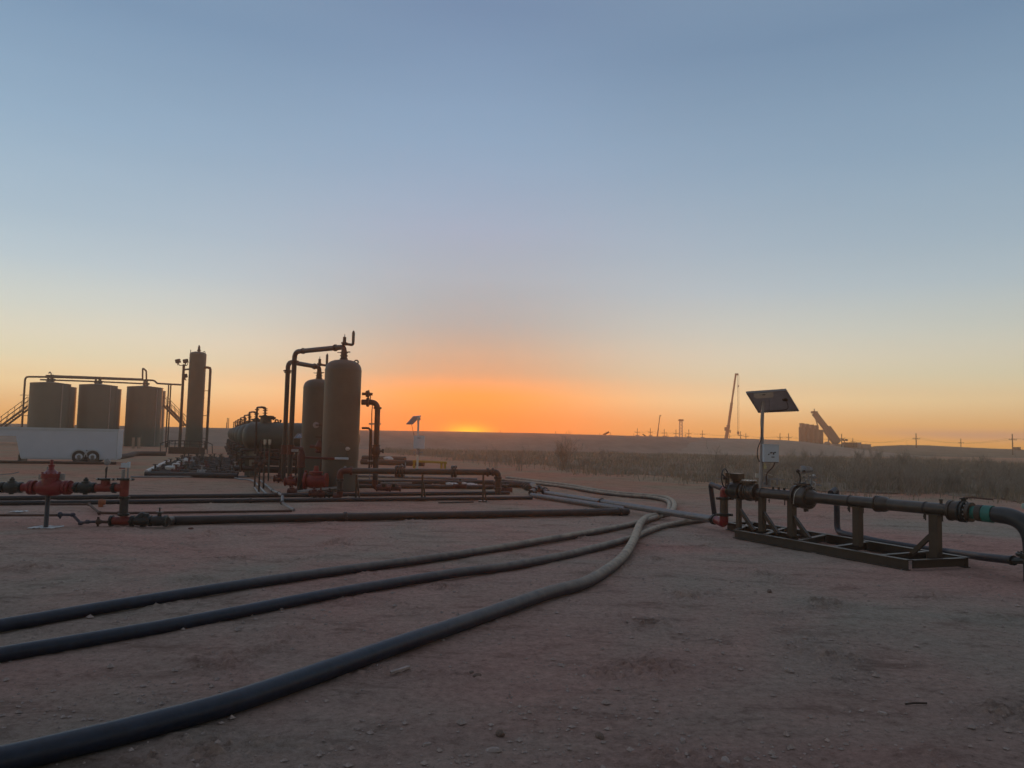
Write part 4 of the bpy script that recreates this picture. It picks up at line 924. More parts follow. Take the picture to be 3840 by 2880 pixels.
for i in range(4): mb.quad(q[i], q[(i+1) % 4], q[(i+1) % 4]-nrm*.02, q[i]-nrm*.02)
part('solar_panel', mb, mat('pale_cells', (.5, .5, .56), .25, 0, .1, 20), im); part('bracket', MB().cyl(PS(1576, 1568), PS(1568, 1570), .05, 8), M_cream, im)
part('cross_valve', MB().cyl(PS(1552, 1697), PS(1585, 1697), .015, 6).box(PS(1553, 1697), (.02, .05, .08)).box(PS(1585, 1697), (.02, .05, .08)).lathe(PS(1568, 1705), z1_, [(0, .04), (.05, .05), (.1, .04), (.16, .05), (.2, .03)], 10), M_grey, im)
part('cable', MB().tube([PS(1543, 1590), PS(1548, 1612), PS(1553, 1634)], .006, 5), M_dark, im)
# yellow rail
yd = 41
yr = thing('yellow_rail', 'low yellow guard rail behind the instrument mast', 'guard rail', (P(1610, 1755, yd).x, yd, 0))
part('rail', MB().cyl(P(1548, 1729, yd), P(1676, 1735, yd), .065, 10), M_yellow, yr)
for px in (1553, 1656, 1669): q = P(px, 1732, yd); part('leg', MB().cyl((q.x, yd, 0), q, .065, 10), M_yellow, yr)

# ------------------------------------------------------------------ skid with metering run on the right
ZR = .82
def K(px, py): return G(px, py, ZR)
kA, kB = K(2872, 1850), K(3545, 1912)
kd = (kB-kA).normalized(); kside = Vector((kd.y, -kd.x, 0)).normalized()
if kside.y > 0: kside = -kside
def KX(px):  # point on the run under a photo column
    A, B = kA, kB; r = ray(px, 1800); # plane through eye containing the column, solved in plan
    ex, ey = r.x, r.y; dx, dy = B.x-A.x, B.y-A.y
    s_ = (A.y*ex - A.x*ey)/(dx*ey - dy*ex); return A + (B-A)*s_
sk = thing('pipe_skid', 'brown steel skid frame with upright posts carrying the metering pipe', 'skid', (kA.x, kA.y, 0))
zs_ = .15
FL, FR, BR = G(2756, 1986, zs_), G(3406, 2099, zs_), G(3630, 2090, zs_)
BL = G(2822, 1956, zs_)
def Ibeam(a, b, name='rail'):
    a, b = Vector((a.x, a.y, 0)), Vector((b.x, b.y, 0)); mb = MB()
    mb.beam(a+z1_*(zs_-.006), b+z1_*(zs_-.006), .10, .012); mb.beam(a+z1_*.008, b+z1_*.008, .10, .012); mb.beam(a+z1_*zs_/2, b+z1_*zs_/2, .012, zs_-.028)
    return part(name, mb, M_skid, sk)
Ibeam(FL, FR); Ibeam(BL, BR); ML = G(2728, 1958, zs_); Ibeam(ML, FL.lerp(FR, .35).lerp(BL.lerp(BR, .35), .45)); Ibeam(ML, BL); 
for k in (0.004, .2, .42, .62, .86, .996):
    a, b = FL.lerp(FR, k), BL.lerp(BR, k); a = a.lerp(b, .08); b = b.lerp(a, .06)
    mb = MB(); mb.beam(a+z1_*-.012, b+z1_*-.012, .08, .012).beam(a-z1_*.07, b-z1_*.07, .012, .11); part('cross_member', mb, M_skid, sk)
mid = (FL+BL)/2
for px, brace, w_ in ((2771, 'r', .075), (2858, 'r', .10), (2969, 'r', .112), (3215, '', .115), (3504, 'l', .125)):
    q = KX(px); q0 = Vector((q.x, q.y, zs_-.02)); hz = ZR-.085
    if px == 2971: hz = ZR+.02
    part('post', MB().box((q.x, q.y, (zs_-.02+hz)/2), (w_, w_, hz-zs_+.02), (kd, Vector((-kd.y, kd.x, 0)), z1_)) , M_skid, sk)
    part('saddle', MB().box((q.x, q.y, hz+.004), (w_*1.8, .18, .014), (kd, Vector((-kd.y, kd.x, 0)), z1_)).tube([q+kd*(w_*.85)-z1_*.06, q+kd*(w_*.85)-z1_*.17], .010, 6).tube([q-kd*(w_*.75)-z1_*.06-kside*-.08, q-kd*(w_*.75)-z1_*.17+kside*.08], .010, 6), M_skid, sk)
    if brace: s_ = 1 if brace == 'r' else -1; part('brace', MB().beam(q0+z1_*.34+kd*s_*.03, q0+kd*s_*.36, .06, .06), M_skid, sk)
# metering run
mr_ = thing('metering_run', 'long brown metering pipe with flanges and valves carried on the skid', 'pipe', (kA.x, kA.y, 0))
rK = .088
pL = KX(2838); pR = KX(3552)
part('pipe', MB().cyl(KX(2825), pR, rK, 24), M_run, mr_)
for px in (2860, 3188, 3470):
    q = KX(px); part('clamp_strap', MB().lathe(q-kd*.012, kd, [(0, rK+.001), (.001, rK+.007), (.023, rK+.007), (.024, rK+.001)], 24), M_dark, mr_)
for px in (3287, 3296): part('flange', MB().flange(KX(px), kd, .128, .022, 0), M_run, mr_)
part('sleeve', MB().lathe(KX(3296), kd, [(0, .12), (.10, .118), (.16, .09)], 24), M_run, mr_)
q = KX(3527); part('tap', MB().cyl(q+z1_*rK*.9, q+z1_*(rK+.05), .022, 8).cyl(q+z1_*(rK+.035), q+z1_*(rK+.06), .028, 6), M_run, mr_)
# end ball valve with lever
q0, q1 = KX(3555), KX(3640); bvn = part('ball_valve', MB().lathe(q0, kd, [(0, .12), (.02, .145), (.06, .145), (.065, .13), (.16, .14), (.2, .13), (.21, .10), (.27, .10), (.28, .135), (.33, .135)], 24), M_skid, mr_)
part('flange', MB().flange(KX(3566), kd, .142, .04, 12, .013), M_valve, bvn)
part('flange', MB().flange(KX(3603), kd, .150, .03, 12, .016).flange(KX(3617), kd, .150, .03, 12, .016), M_valve, bvn)
mb = MB()
a, b = frame(kd)
for i in range(12):
    t_ = 2*PI*(i+.5)/12; c = KX(3622)+(a*math.cos(t_)+b*math.sin(t_))*.122; mb.cyl(c, c+kd*.022, .014, 6)
part('bolt', mb, M_bolt, bvn)
st = KX(3612); lv0 = st+z1_*.13
part('stem', MB().cyl(lv0, lv0+z1_*.06, .035, 10).box(lv0+z1_*.05, (.09, .05, .015)), M_valve, bvn)
lv = [lv0+z1_*.06, P(3637, 1866, st.y-.12), P(3650, 1866, st.y-.2), P(3723, 1873, st.y-.45)]
part('lever', MB().tube(fillet(lv, .03), .012, 6), M_rust, bvn)
# inlet end: check valve, butterfly valve
ca, cb = KX(2786), KX(2842)
Lc = (cb-ca).length
cv = part('check_valve', MB().lathe(ca, kd, [(0, .10), (.02, .15), (.06, .15), (.08, .12), (Lc*.35, .145), (Lc*.6, .155), (Lc*.8, .14), (Lc*.85, .155), (Lc*.97, .155), (Lc, .10)], 24), M_run, mr_)
cm = (ca*.6+cb*.4); part('cover', MB().lathe(cm+z1_*.08, z1_, [(0, .11), (.08, .11), (.085, .145), (.12, .145), (.125, .10)], 24), M_run, cv)
part('bolt', MB().flange(cm+z1_*.20, z1_, .14, .02, 12, .013), M_bolt, cv)
mb = MB()
for px in (2808, 2815): mb.flange(KX(px), kd, .168, .03, 14, .013)
part('flange', mb, M_run, cv)
ba, bb = KX(2733), KX(2784); Lb = (bb-ba).length
bf = part('butterfly_valve', MB().lathe(ba, kd, [(0, .105), (.03, .105), (.035, .14), (.07, .14), (.08, .12), (Lb*.3, .15), (Lb*.6, .16), (Lb*.85, .15), (Lb*.9, .165), (Lb, .165)], 24), M_valve, mr_)
bm = ba.lerp(bb, .55)
part('neck', MB().cyl(bm+z1_*.1, bm+z1_*.22, .07, 12), M_valve, bf)
gb = part('gearbox', MB().box(bm+z1_*.27+kd*.02, (.22, .15, .10), (kd, kside, z1_)).box(bm+z1_*.20+kd*.02, (.16, .13, .04), (kd, kside, z1_)), M_run, bf)
hc = P(2719, 1793, bm.y-.1); hax = Vector((.80, -.6, .05)).normalized()
hwl = part('handwheel', MB().torus(hc, hax, .172, .012, 36, 8), M_dark, bf)
mb = MB(); a, b = frame(hax)
for i in range(3):
    t_ = 2*PI*i/3+.5; mb.tube([hc+hax*.02, hc+(a*math.cos(t_)+b*math.sin(t_))*.17], .013, 6)
mb.cyl(hc-hax*.03, hc+hax*.05, .028, 10)
part('spoke', mb, M_dark, hwl); part('shaft', MB().tube([hc, bm+z1_*.27-kd*.08], .016, 8), M_run, bf)
part('tag_rod', MB().tube([hc+Vector((-.17, 0, 0.0)), hc+Vector((.02, 0, -.02))], .006, 5), M_grey, bf)
part('pinion_box', MB().box(hc+Vector((.05, .05, .0)), (.07, .08, .2)), M_run, bf)
# red elbow, spool, red elbow
de = ba.y
eT = [ba+kd*.02, ba-kd*.12, ba-kd*.12-z1_*.17]
ecx = eT[2]
re = thing('inlet_elbow', 'short upright inlet pipe between two red elbows at the left end of the skid run', 'pipe fitting', (ecx.x, ecx.y, 0))
part('upper_elbow', MB().tube(fillet(eT, .13, 8), .078, 16), M_red, re)
bot = Vector((ecx.x, ecx.y, .345))
part('spool', MB().cyl(eT[2], bot, .078, 18), M_run, re)
part('lower_elbow', MB().tube(fillet([bot, Vector((ecx.x, ecx.y, B1.z-.03)), B1], .13, 8), .082, 16), M_red, re)
for zc_ in (eT[2].z, bot.z):
    pz = Vector((ecx.x, ecx.y, zc_)); mb = MB().lathe(pz-z1_*.03, z1_, [(0, .09), (.01, .10), (.05, .10), (.06, .09)], 18)
    for s_ in (-1, 1): mb.box(pz+Vector((s_*.12, -.02, 0)), (.07, .07, .045)).cyl(pz+Vector((s_*.13, -.09, 0)), pz+Vector((s_*.13, .06, 0)), .013, 6)
    part('coupling', mb, M_valve, re)
# control valve in the middle
ga = KX(2984); gbp = KX(3062); Lg = (gbp-ga).length
gv = part('control_valve', MB().lathe(ga, kd, [(0, .19), (.06, .19), (.065, .165), (Lg*.35, .17), (Lg*.37, .20), (Lg*.5, .20), (Lg*.52, .20), (Lg*.66, .20), (Lg*.68, .15), (Lg*.85, .12), (Lg, .09)], 26), M_run, mr_)
mb = MB()
for px in (2992, 3022, 3036): mb.flange(KX(px), kd, .195, .03, 16, .014)
part('flange', mb, M_run, gv)
gc = KX(3010); part('cover_plate', MB().box(gc+z1_*.21, (.2, .2, .03), (kd, kside, z1_)).box(gc+z1_*.23-kd*.03, (.09, .1, .015), (kd, kside, z1_)), M_skid, gv)
part('drain_plug', MB().cyl(KX(3018)-z1_*.18, KX(3018)-z1_*.25, .025, 8).cyl(KX(3027)-z1_*.18, KX(3027)-z1_*.24, .02, 8), M_skid, gv)
part('earth_wire', MB().tube(spline([KX(3020)+z1_*.2+kside*.05, KX(3012)+z1_*.08+kside*.2, KX(3004)-z1_*.12+kside*.2], 5), .005, 5), M_cream, gv)
# transmitter and tubing on top
DT = gc.y-.05
def PTm(a, b, dd=0): return P(2900+a/5.927, 1720+b/5.927, DT+dd)
tm = thing('flow_transmitter', 'pale flow transmitter head with tangled tubing above the skid control valve', 'transmitter', PTm(700, 600))
part('head', MB().lathe(PTm(610, 245), (1, .1, 0), [(0, .055), (.015, .068), (.07, .068), (.08, .055), (.15, .05), (.19, .04)], 18).box(PTm(720, 215), (.12, .08, .07)), M_grey, tm)
part('port', MB().lathe(PTm(688, 278, -.09), (0, 1, 0), [(0, .02), (.05, .02)], 10).ell(PTm(545, 275), .035, .03, .03, 8, 6), M_dark, tm)
part('conduit', MB().tube(spline([PTm(550, 290), PTm(590, 360), PTm(602, 430), PTm(590, 520), PTm(565, 600)], 5), .014, 8), M_dark, tm)
mb = MB(); rn = random.Random(4)
for k in range(16):
    a_, b_ = rn.uniform(660, 900), rn.uniform(330, 640); pts = [PTm(a_, b_, rn.uniform(-.08, .08))]
    for j in range(3): a_ += rn.uniform(-50, 60); b_ += rn.uniform(-40, 90); pts.append(PTm(a_, min(b_, 660), rn.uniform(-.08, .08)))
    mb.tube(fillet(pts, .02, 3), .0055, 5)
part('tubing', mb, M_bolt, tm)
mb = MB()
for (x0, y0), (x1_, y1_) in (((655, 390), (735, 415)), ((820, 415), (960, 420)), ((655, 525), (735, 545)), ((835, 545), (890, 555)), ((950, 572), (1075, 598)), ((760, 470), (800, 480)), ((780, 640), (780, 330)), ((860, 640), (850, 380))):
    mb.cyl(PTm(x0, y0), PTm(x1_, y1_), .011, 6)
    mb.ell(PTm((x0+x1_)/2, (y0+y1_)/2), .02, .02, .018, 8, 5)
part('manifold_valve', mb, M_grey, tm)
# junctions on the run beside the mast
mb = MB()
for px, h_ in ((2899, .045), (2920, .045), (2941, .04)):
    q = KX(px); mb.cyl(q+z1_*.07, q+z1_*(.085+h_), .022, 8)
part('tap', mb, M_valve, mr_)
o = thing('cable_tray', 'faint pale clear box and brackets behind the run left of the control valve', 'bracket', KX(2925)+Vector((0, .25, .2)))
q = KX(2925)+Vector((0, .2, .2)); part('bracket', MB().box(q+Vector((-.05, 0, .06)), (.11, .03, .025)).box(q+Vector((.09, 0, .055)), (.10, .03, .025)).box(q+Vector((.02, 0, .02)), (.03, .03, .12)), M_grey, o)
# clamp bolts below
mb = MB()
for px in (2884, 3180, 3463): q = KX(px); mb.cyl(q-z1_*.09, q-z1_*.16, .009, 6).ell(q-z1_*.12, .02, .02, .012, 8, 5)
part('clamp_bolt', mb, M_skid, mr_)

# solar mast on the run
ms = thing('solar_mast', 'grey pole with large tilted solar panel and control box standing on the skid', 'solar mast', KX(2852))
MD = KX(2852).y
def PM(px, py, dd=0): return P(px, py, MD+dd)
part('pole', MB().cyl(PM(2852, 1838), PM(2857, 1640), .036, 14).cyl(PM(2857, 1645), PM(2861, 1481), .029, 14), M_grey, ms)
q = [PM(2801, 1472, -.30), PM(2946, 1462, -.30), PM(2992, 1537, .28), PM(2845, 1543, .28)]
nrm = (q[1]-q[0]).cross(q[3]-q[0]).normalized(); nrm = nrm if nrm.z > 0 else -nrm
def slab(q, t0, t1):
    mb = MB(); a = [v+nrm*t0 for v in q]; b = [v+nrm*t1 for v in q]; mb.quad(*a).quad(*reversed(b))
    for i in range(len(q)): mb.quad(a[i], b[i], b[(i+1) % len(q)], a[(i+1) % len(q)])
    return mb
pnl = part('solar_panel', slab(q, 0, .012), M_pv, ms); part('cells', slab([v.lerp(sum(q, Vector())/4, .03) for v in q], .012, .018), M_cell, pnl)
mb = MB()
for i in range(4):
    a, b = q[i], q[(i+1) % 4]; d = (b-a).normalized(); s_ = nrm.cross(d); mb.box((a+b)/2+nrm*-.004, ((b-a).length+.02, .028, .04), (d, s_, nrm))
part('panel_frame', mb, M_grey, pnl)
u = (q[1]-q[0]); v_ = (q[3]-q[0])
def PQ(a, b): return q[0]+u*a+v_*b
br = [PQ(.16, .02), PQ(.66, .02), PQ(.635, .16), PQ(.58, .25), PQ(.16, .25), PQ(.12, .16)]
part('bracket', slab(br, -.035, -.02), M_cream, ms)
part('bracket_slot', slab([PQ(.36, .07), PQ(.44, .07), PQ(.44, .10), PQ(.36, .10)], -.038, -.0355), M_dark, ms)
part('rail', slab([PQ(.5, .25), PQ(.6, .25), PQ(.42, .98), PQ(.30, .98)], -.02, -.004), M_pv, ms)
jb = part('junction_box', MB().ell(PQ(.86, .45)-nrm*.02, .055, .05, .03, 10, 6), M_dark, ms)
part('sticker', slab([PQ(.70, .42), PQ(.79, .42), PQ(.79, .58), PQ(.70, .58)], -.006, -.003), M_dark, pnl)
part('cable', MB().tube(spline([PQ(.88, .5)-nrm*.03, PQ(.84, .75)-nrm*.05, PQ(.72, .93)-nrm*.03, PQ(.3, .96)-nrm*.03], 5), .007, 6), M_dark, jb)
part('cable', MB().tube(spline([PM(2855, 1545), PM(2853, 1590), PM(2856, 1640, -.05), PM(2842, 1680, -.05), PM(2840, 1710, -.05), PM(2848, 1732, -.04)], 5), .009, 6), M_dark, ms)
bxc = PM(2888, 1700, -.07)
cb_ = part('control_box', MB().box(bxc, (.265, .15, .31)), M_box, ms)
part('door', MB().box(bxc+Vector((.0, -.078, 0)), (.245, .012, .29)).box(bxc+Vector((0, 0, .158)), (.28, .18, .012)), M_box, cb_)
mb = MB()
for a_, b_ in ((.03, -.01), (-.055, -.02), (-.0, .015), (.06, .02), (.035, .01), (.005, -.065), (.035, -.065), (-.02, .01)): mb.lathe(bxc+Vector((a_, -.084, b_)), (0, -1, 0), [(0, .011), (.012, .011)], 8)
part('knobs', mb, M_dark, cb_)
part('drip_edge', MB().box(bxc+Vector((0, 0, -.158)), (.25, .16, .008)).box(bxc+Vector((.10, -.04, -.15)), (.05, .05, .03)), M_rust, cb_)
part('conduit', MB().tube(spline([PM(2906, 1733, -.05), PM(2898, 1752, -.06), PM(2880, 1770, -.06), PM(2874, 1786, -.05), PM(2876, 1812, -.04), PM(2874, 1824, 0)], 5), .011, 8), M_rust, ms)
part('cross_arm', MB().beam(PM(2868, 1774, -.03), PM(2897, 1783, -.03), .02, .012).beam(PM(2833, 1782, .1), PM(2848, 1784, .1), .02, .08), M_cream, ms)
part('regulator', MB().box(PM(2868, 1752, -.02), (.05, .04, .06)).cyl(PM(2868, 1745, -.02), PM(2868, 1738, -.02), .018, 8), mat('pale_yellow_tag', (.5, .46, .25), .5), ms)
part('mast_base', MB().cyl(PM(2874, 1825), PM(2874, 1785), .03, 10).cyl(PM(2886, 1825), PM(2886, 1795), .02, 8).lathe(PM(2862, 1826), z1_, [(0, .06), (.03, .06), (.04, .04), (.09, .045)], 12).box(PM(2866, 1822), (.14, .12, .04)), M_grey, ms)

# green banded end elbow
DE = KX(3640).y
eg = thing('end_elbow', 'large dark blue elbow with a bright teal band curving down at the right edge', 'pipe', (P(3870, 2190, DE-.9).x, DE-.9, 0))
c0 = KX(3632); c1 = KX(3648); c2 = KX(3730)
pth = [c0+kd*.03, c0+kd*.32, c0+kd*.62+z1_*0]
c_end = KX(3866); dn = Vector((c_end.x, c_end.y, .0))
full = fillet([c0+kd*.02, c_end, dn], .42, 12)
rs = []
acc = 0; last = full[0]
for p_ in full: acc += (p_-last).length; last = p_; rs.append(.072 + (.112-.072)*min(1, acc/.22))
part('elbow', MB().tube(full, .11, 22, rs=rs), mat('blue_black_coating', (.012, .026, .034), .38, 0, .3, 5, .1, dust=.12), eg)
def band(t0, t1, m, nm='band', rr=.116): 
    a, b = c0+kd*t0, c0+kd*t1; part(nm, MB().lathe(a, b-a, [(0, rr), ((b-a).length, rr+.002)], 22), m, eg)
band(.03, .10, M_teal, rr=.088); band(.20, .32, M_teal, rr=.1145); band(.11, .19, mat('brown_tape', (.05, .04, .03), .6), rr=.112)
for z_, r_, m_, h_ in ((.58, .1145, M_teal, .06), (.51, .1145, M_rust, .07)):
    part('band', MB().cyl((dn.x, dn.y, z_), (dn.x, dn.y, z_+h_), r_, 22), m_, eg)
part('flange', MB().flange((dn.x, dn.y, .34), z1_, .19, .04, 10, .014), M_valve, eg)
part('tag', MB().ell(P(3838, 1898, dn.y-.2), .03, .02, .035, 8, 6, .2, 2), mat('pale_teal_tag', (.35, .5, .45), .5), eg)

# black hoses round the skid
def P3(px, py, d): return P(px, py, d)
hb = KX(3110); dh = hb.y+1.0
bt = G(3139, 1992, .06)
pts = [Vector((bt.x-.22, bt.y-.25, .80)), Vector((bt.x-.02, bt.y, .86)), Vector((bt.x, bt.y, .74)), Vector((bt.x, bt.y, .06)), G(3170, 2003, .055), G(3300, 2032, .055), G(3470, 2060, .055), G(3560, 2070, .055), P(3680, 2088, 10.9), P(3797, 2101, 10.2)]
single('riser_hose', MB().tube(fillet(pts, .16, 6), .055, 14), M_hose, 'black hose dropping behind the skid pipe and lying along its far side', 'hose', (bt.x, bt.y, 0))
pts = [G(3797, 2101, .06), P(3822, 2103, DE-.5)]
single('hose_joint', MB().tube([P(3792, 2101, 10.22), P(3802, 2102, 10.17)], .066, 12).tube([P(3800, 2102, 10.18), Vector((dn.x-.05, dn.y, .27))], .045, 10), M_valve, 'dark joint tying the black hose to the foot of the teal banded elbow', 'pipe fitting', G(3800, 2102))
q0 = G(2684, 1966, .05)
pts = [ba+Vector((-.02, .35, -.0)), Vector((P(2664, 1815, q0.y).x, q0.y, P(2664, 1815, q0.y).z)), Vector((q0.x, q0.y, .05))]
single('bypass_hose', MB().tube(fillet(pts, .10, 6), .05, 12), M_hose, 'dark bypass hose hooping down left of the handwheel', 'hose', (q0.x, q0.y, 0))

# ------------------------------------------------------------------ far industry beyond the bank
def crane(px0, px1, py0, py1, d, s, label, hook):
    A = P(px0, py0+25, d); A.z = 0; B = P(px1, py1, d); t = thing('mobile_crane', label, 'crane', (A.x, d, 0)); dv = B-A
    mid_ = A.lerp(B, .32)
    bo = part('boom', MB().beam(A+z1_*1.5, mid_, .95*s, .95*s), M_crane, t)
    part('boom_section', MB().beam(mid_, A.lerp(B, .62), .72*s, .72*s).beam(A.lerp(B, .62), B, .5*s, .5*s), M_crane, bo)
    part('boom_head', MB().box(B+Vector((.3*s, 0, .1)), (1.1*s, .5*s, .6*s)), M_crane, bo)
    part('carrier', MB().box(A+Vector((-.5, 0, 1.0)), (7*s, 2.4*s, 1.0)).box(A+Vector((1.5*s, 0, 1.9)), (2.2*s, 2*s, 1.2)), M_crane, t)
    if hook:
        hx = B.x+.65*s; hz = Zat(2762, 1628, d)
        part('hoist_rope', MB().cyl((hx, d, B.z), (hx, d, hz+.6), .05, 5).cyl((hx+.35, d, B.z), (hx+.35, d, hz+.6), .04, 5), M_dark, t)
        part('hook_block', MB().lathe((hx+.15, d, hz+.8), -z1_, [(0, .2), (.2, .35), (.7, .3), (1.0, .1)], 8), M_crane, t)
        part('upper_block', MB().lathe((hx+.15, d, B.z-3.0), -z1_, [(0, .1), (.2, .25), (.5, .1)], 8), M_crane, t)
        part('ladder', MB().box(A.lerp(B, .27)+Vector((-.7, 0, 0)), (.5, .5, 1.0)).box(A.lerp(B, .24)+Vector((.7, 0, 0)), (.3, .4, .8)), M_crane, t)
    return t
crane(2719, 2759, 1641, 1405, 215, .85, 'tall mobile crane with hoist rope rising beyond the bank left of the solar panel', True)
crane(2460, 2474.5, 1632, 1560, 222, .45, 'short distant crane boom beyond the bank, left of the derrick', False)
# derrick
A = P(2553, 1640, 215); zt = Zat(2553, 1577, 215); mb = MB()
for s_ in (-1, 1):
    for u_ in (-1, 1): mb.beam((A.x+s_*.47, 215+u_*.43, 0), (A.x+s_*.32, 215+u_*.4, zt), .12, .12)
for k in range(9):
    z_ = zt*k/9; mb.beam((A.x-.47, 214.6, z_), (A.x+.43, 214.6, z_+zt/9), .08, .08); mb.beam((A.x+.47, 214.6, z_), (A.x-.43, 214.6, z_+zt/9), .08, .08)
t = thing('derrick', 'slim lattice derrick standing beyond the bank between the two cranes', 'derrick', (A.x, 215, 0)); part('lattice', mb, M_truck, t)
part('crown', MB().box((A.x, 215, zt+.1), (1.3, 1.1, .5)), M_dark, t)
# silos
sd = 212
def PZ(a, b, d=sd): return P(2950+a/2.4854, 1500+b/2.4854, d)
zt = PZ(180, 252).z
t = thing('silo_block', 'block of tall upright sand silos on the horizon under the conveyor', 'silos', (PZ(200, 400).x, sd, 0))
n = 5; x0, x1_ = PZ(112, 300).x, PZ(385, 300).x; wS = (x1_-x0)/n
for k in range(n):
    xc = x0+wS*(k+.5); dz = -.15*k
    s_ = part('silo', MB().cyl((xc, sd+(k*.8), 0), (xc, sd+(k*.8), zt+dz), wS*.47, 20).cyl((xc-wS*.5, sd-.9+(k*.8), 0), (xc-wS*.5, sd-.9+(k*.8), zt+dz-.3), .22, 6), M_conc, t)
    if k < 4: part('top_hatch', MB().box((xc+.1, sd+(k*.8), zt+dz+.4), (wS*.5, 1.6, 1.3)), M_conc, s_)
cv_ = thing('conveyor', 'long inclined conveyor leaning up over the sand silos', 'conveyor', (PZ(470, 430).x, sd-4, 0))
a, b = PZ(475, 405, sd-4), PZ(258, 122, sd-4); m1 = PZ(370, 262, sd-4); b2 = a+(b-a)*1.0
part('belt_frame', MB().beam(a, b, 1.1, 1.35), M_conc, cv_); part('hood', MB().beam(a+(b-a)*.02, m1, 1.4, 2.1), M_conc, cv_)
part('head', MB().box(b+Vector((0, 0, .2)), (1.5, 1.1, .6)).cyl(b, b+z1_*1.2, .14, 6).beam(b, b-z1_*2.0+Vector((.4, 0, 0)), .2, .2), M_conc, cv_)
part('strut', MB().beam(PZ(266, 160, sd-4), PZ(295, 260, sd-4), .25, .25).beam(PZ(388, 360, sd-4), PZ(398, 420, sd-4), .25, .25), M_conc, cv_)
part('base', MB().box((PZ(455, 420, sd-4).x, sd-4, a.z-1), (5, 2.2, 1.8)), M_conc, cv_)
for k, (x0, x1_, y0, y1_, m_, lb) in enumerate([(530, 600, 408, 432, M_dark, 'widest dark container right of the conveyor foot'), (606, 640, 408, 432, M_dark, 'narrow dark container between the wide one and the white one'), (648, 680, 408, 436, M_truck, 'small white container right of the dark ones'),
        (690, 770, 424, 440, M_truck, 'low white shed on the hill right of the containers'), (2128, 2160, 452, 464, M_dark, 'tiny dark shed on the skyline by the last power pole'), (430, 520, 425, 455, M_truck, 'low pale equipment heap at the conveyor foot')]):
    a, b = PZ(x0, y0, 192), PZ(x1_, y1_, 192); q = (a+b)/2
    o = thing('container', lb, 'container', (q.x, 192, b.z)); part('body', MB().box(q, (abs(b.x-a.x), 1.8, abs(a.z-b.z)+.55)), m_, o); part('roof', MB().box((q.x, 192, a.z+.32), (abs(b.x-a.x)+.15, 2.0, .09)), m_, o)
for k, (x_, y_) in enumerate(((531, 372), (544, 372))):
    pass
q = PZ(538, 372, 194); o = thing('light_tower', 'portable light tower with two lamp heads right of the silos', 'light tower', (q.x, 194, 0))
part('mast', MB().cyl((q.x, 194, 0), q, .12, 6), M_wood, o)
for s_ in (-.48, .48): part('lamp_head', MB().box((q.x+s_, 194, q.z), (.6, .4, .5)), M_dark, o)
single('dune', MB().ell(PZ(378, 428, 198), 1.15, 1.1, 1.15, 12, 8), M_sand, 'small pale sand heap at the foot of the silos', 'sand heap', PZ(378, 428, 198))
# power poles
pole_pts = []
def pole(px, top, d, h, label, group=None, k=1.0, arms=1, sunk=0):
    q = P(px, top, d); zg = max(q.z-h, 0)-sunk
    t = thing('power_pole', label, 'power pole', (q.x, d, zg), group)
    part('pole', MB().cyl((q.x, d, zg), q, .16*k, 6, .12*k), M_wood, t)
    za = q.z-1.6*k; part('crossarm', MB().box((q.x, d-.1, za), (2.1*k, .13*k, .15*k)), M_wood, t)
    if arms > 1: part('crossarm', MB().box((q.x, d-.1, za-1.2*k), (1.5*k, .13*k, .14*k)), M_wood, t)
    mb = MB()
    for s_ in (-.95, -.4, .4, .95): mb.cyl((q.x+s_*k, d-.1, za+.08), (q.x+s_*k, d-.1, za+.35*k), .05*k, 5)
    part('insulator', mb, M_wood, t); return Vector((q.x, d, za+.3)), t
G1 = 'row of poles on transformer pads beyond the bank'
row = []
names = ['first', 'second', 'third', 'fourth', 'fifth', 'sixth']
for k, (px, top) in enumerate(((2390, 1606), (2439, 1606), (2491, 1609), (2535, 1611), (2583, 1611), (2634, 1614))):
    p_, _ = pole(px, top, 185, 12, names[k]+' from the left of the six poles with pads behind the bank crest', G1, .6, 2); row.append(p_)
    q = P(px+1, 1632+(px-2390)*.03, 150); o = thing('transformer_pad', names[k]+' from the left of the small pale boxes along the bank crest', 'transformer', (q.x, 150, 0), 'pale boxes along the bank crest')
    part('body', MB().box((q.x, 150, q.z/2), (.7, .6, q.z)).box((q.x+.25, 150, q.z*.5-.1), (1.0, .55, q.z-.25)), M_truck, o)
p2, _ = pole(2777, 1617, 195, 14, 'pole right of the tall crane hook, taller of two', None, .72); p3, _ = pole(2797, 1624, 205, 14, 'pole right of the tall crane hook, shorter of two', None, .62)
p4, _ = pole(2925, 1625, 198, 14, 'pole seen between the solar mast and silos, left of two', None, .72); p5, _ = pole(2957, 1625, 198, 14, 'pole seen between the solar mast and silos, right of two', None, .72)
p6, _ = pole(3156, 1627, 188, 14, 'tall pole beside the portable light tower', None, .75); p7, _ = pole(3198, 1643, 215, 14, 'small pole above the dark containers', None, .62)
p8, _ = pole(3435, 1625, 180, 14, 'large pole with crossarm on top of the right hill', None, .82); p9, _ = pole(3603, 1645, 205, 14, 'smaller pole between the two large poles on the right hill', None, .72)
p10, _ = pole(3796, 1627, 170, 14, 'rightmost and largest power pole near the right edge', None, .82)
for k, (px, top, d) in enumerate(((1876, 1611, 190), (2083, 1617, 190), (2123, 1618, 190), (2289, 1621, 198), (2249, 1625, 205), (2377, 1625, 205), (2501, 1625, 205), (2570, 1625, 205), (2735, 1626, 205))):
    pole(px, top, d, 10, 'small distant utility pole on the skyline beyond the bank', 'small distant utility poles', .47)
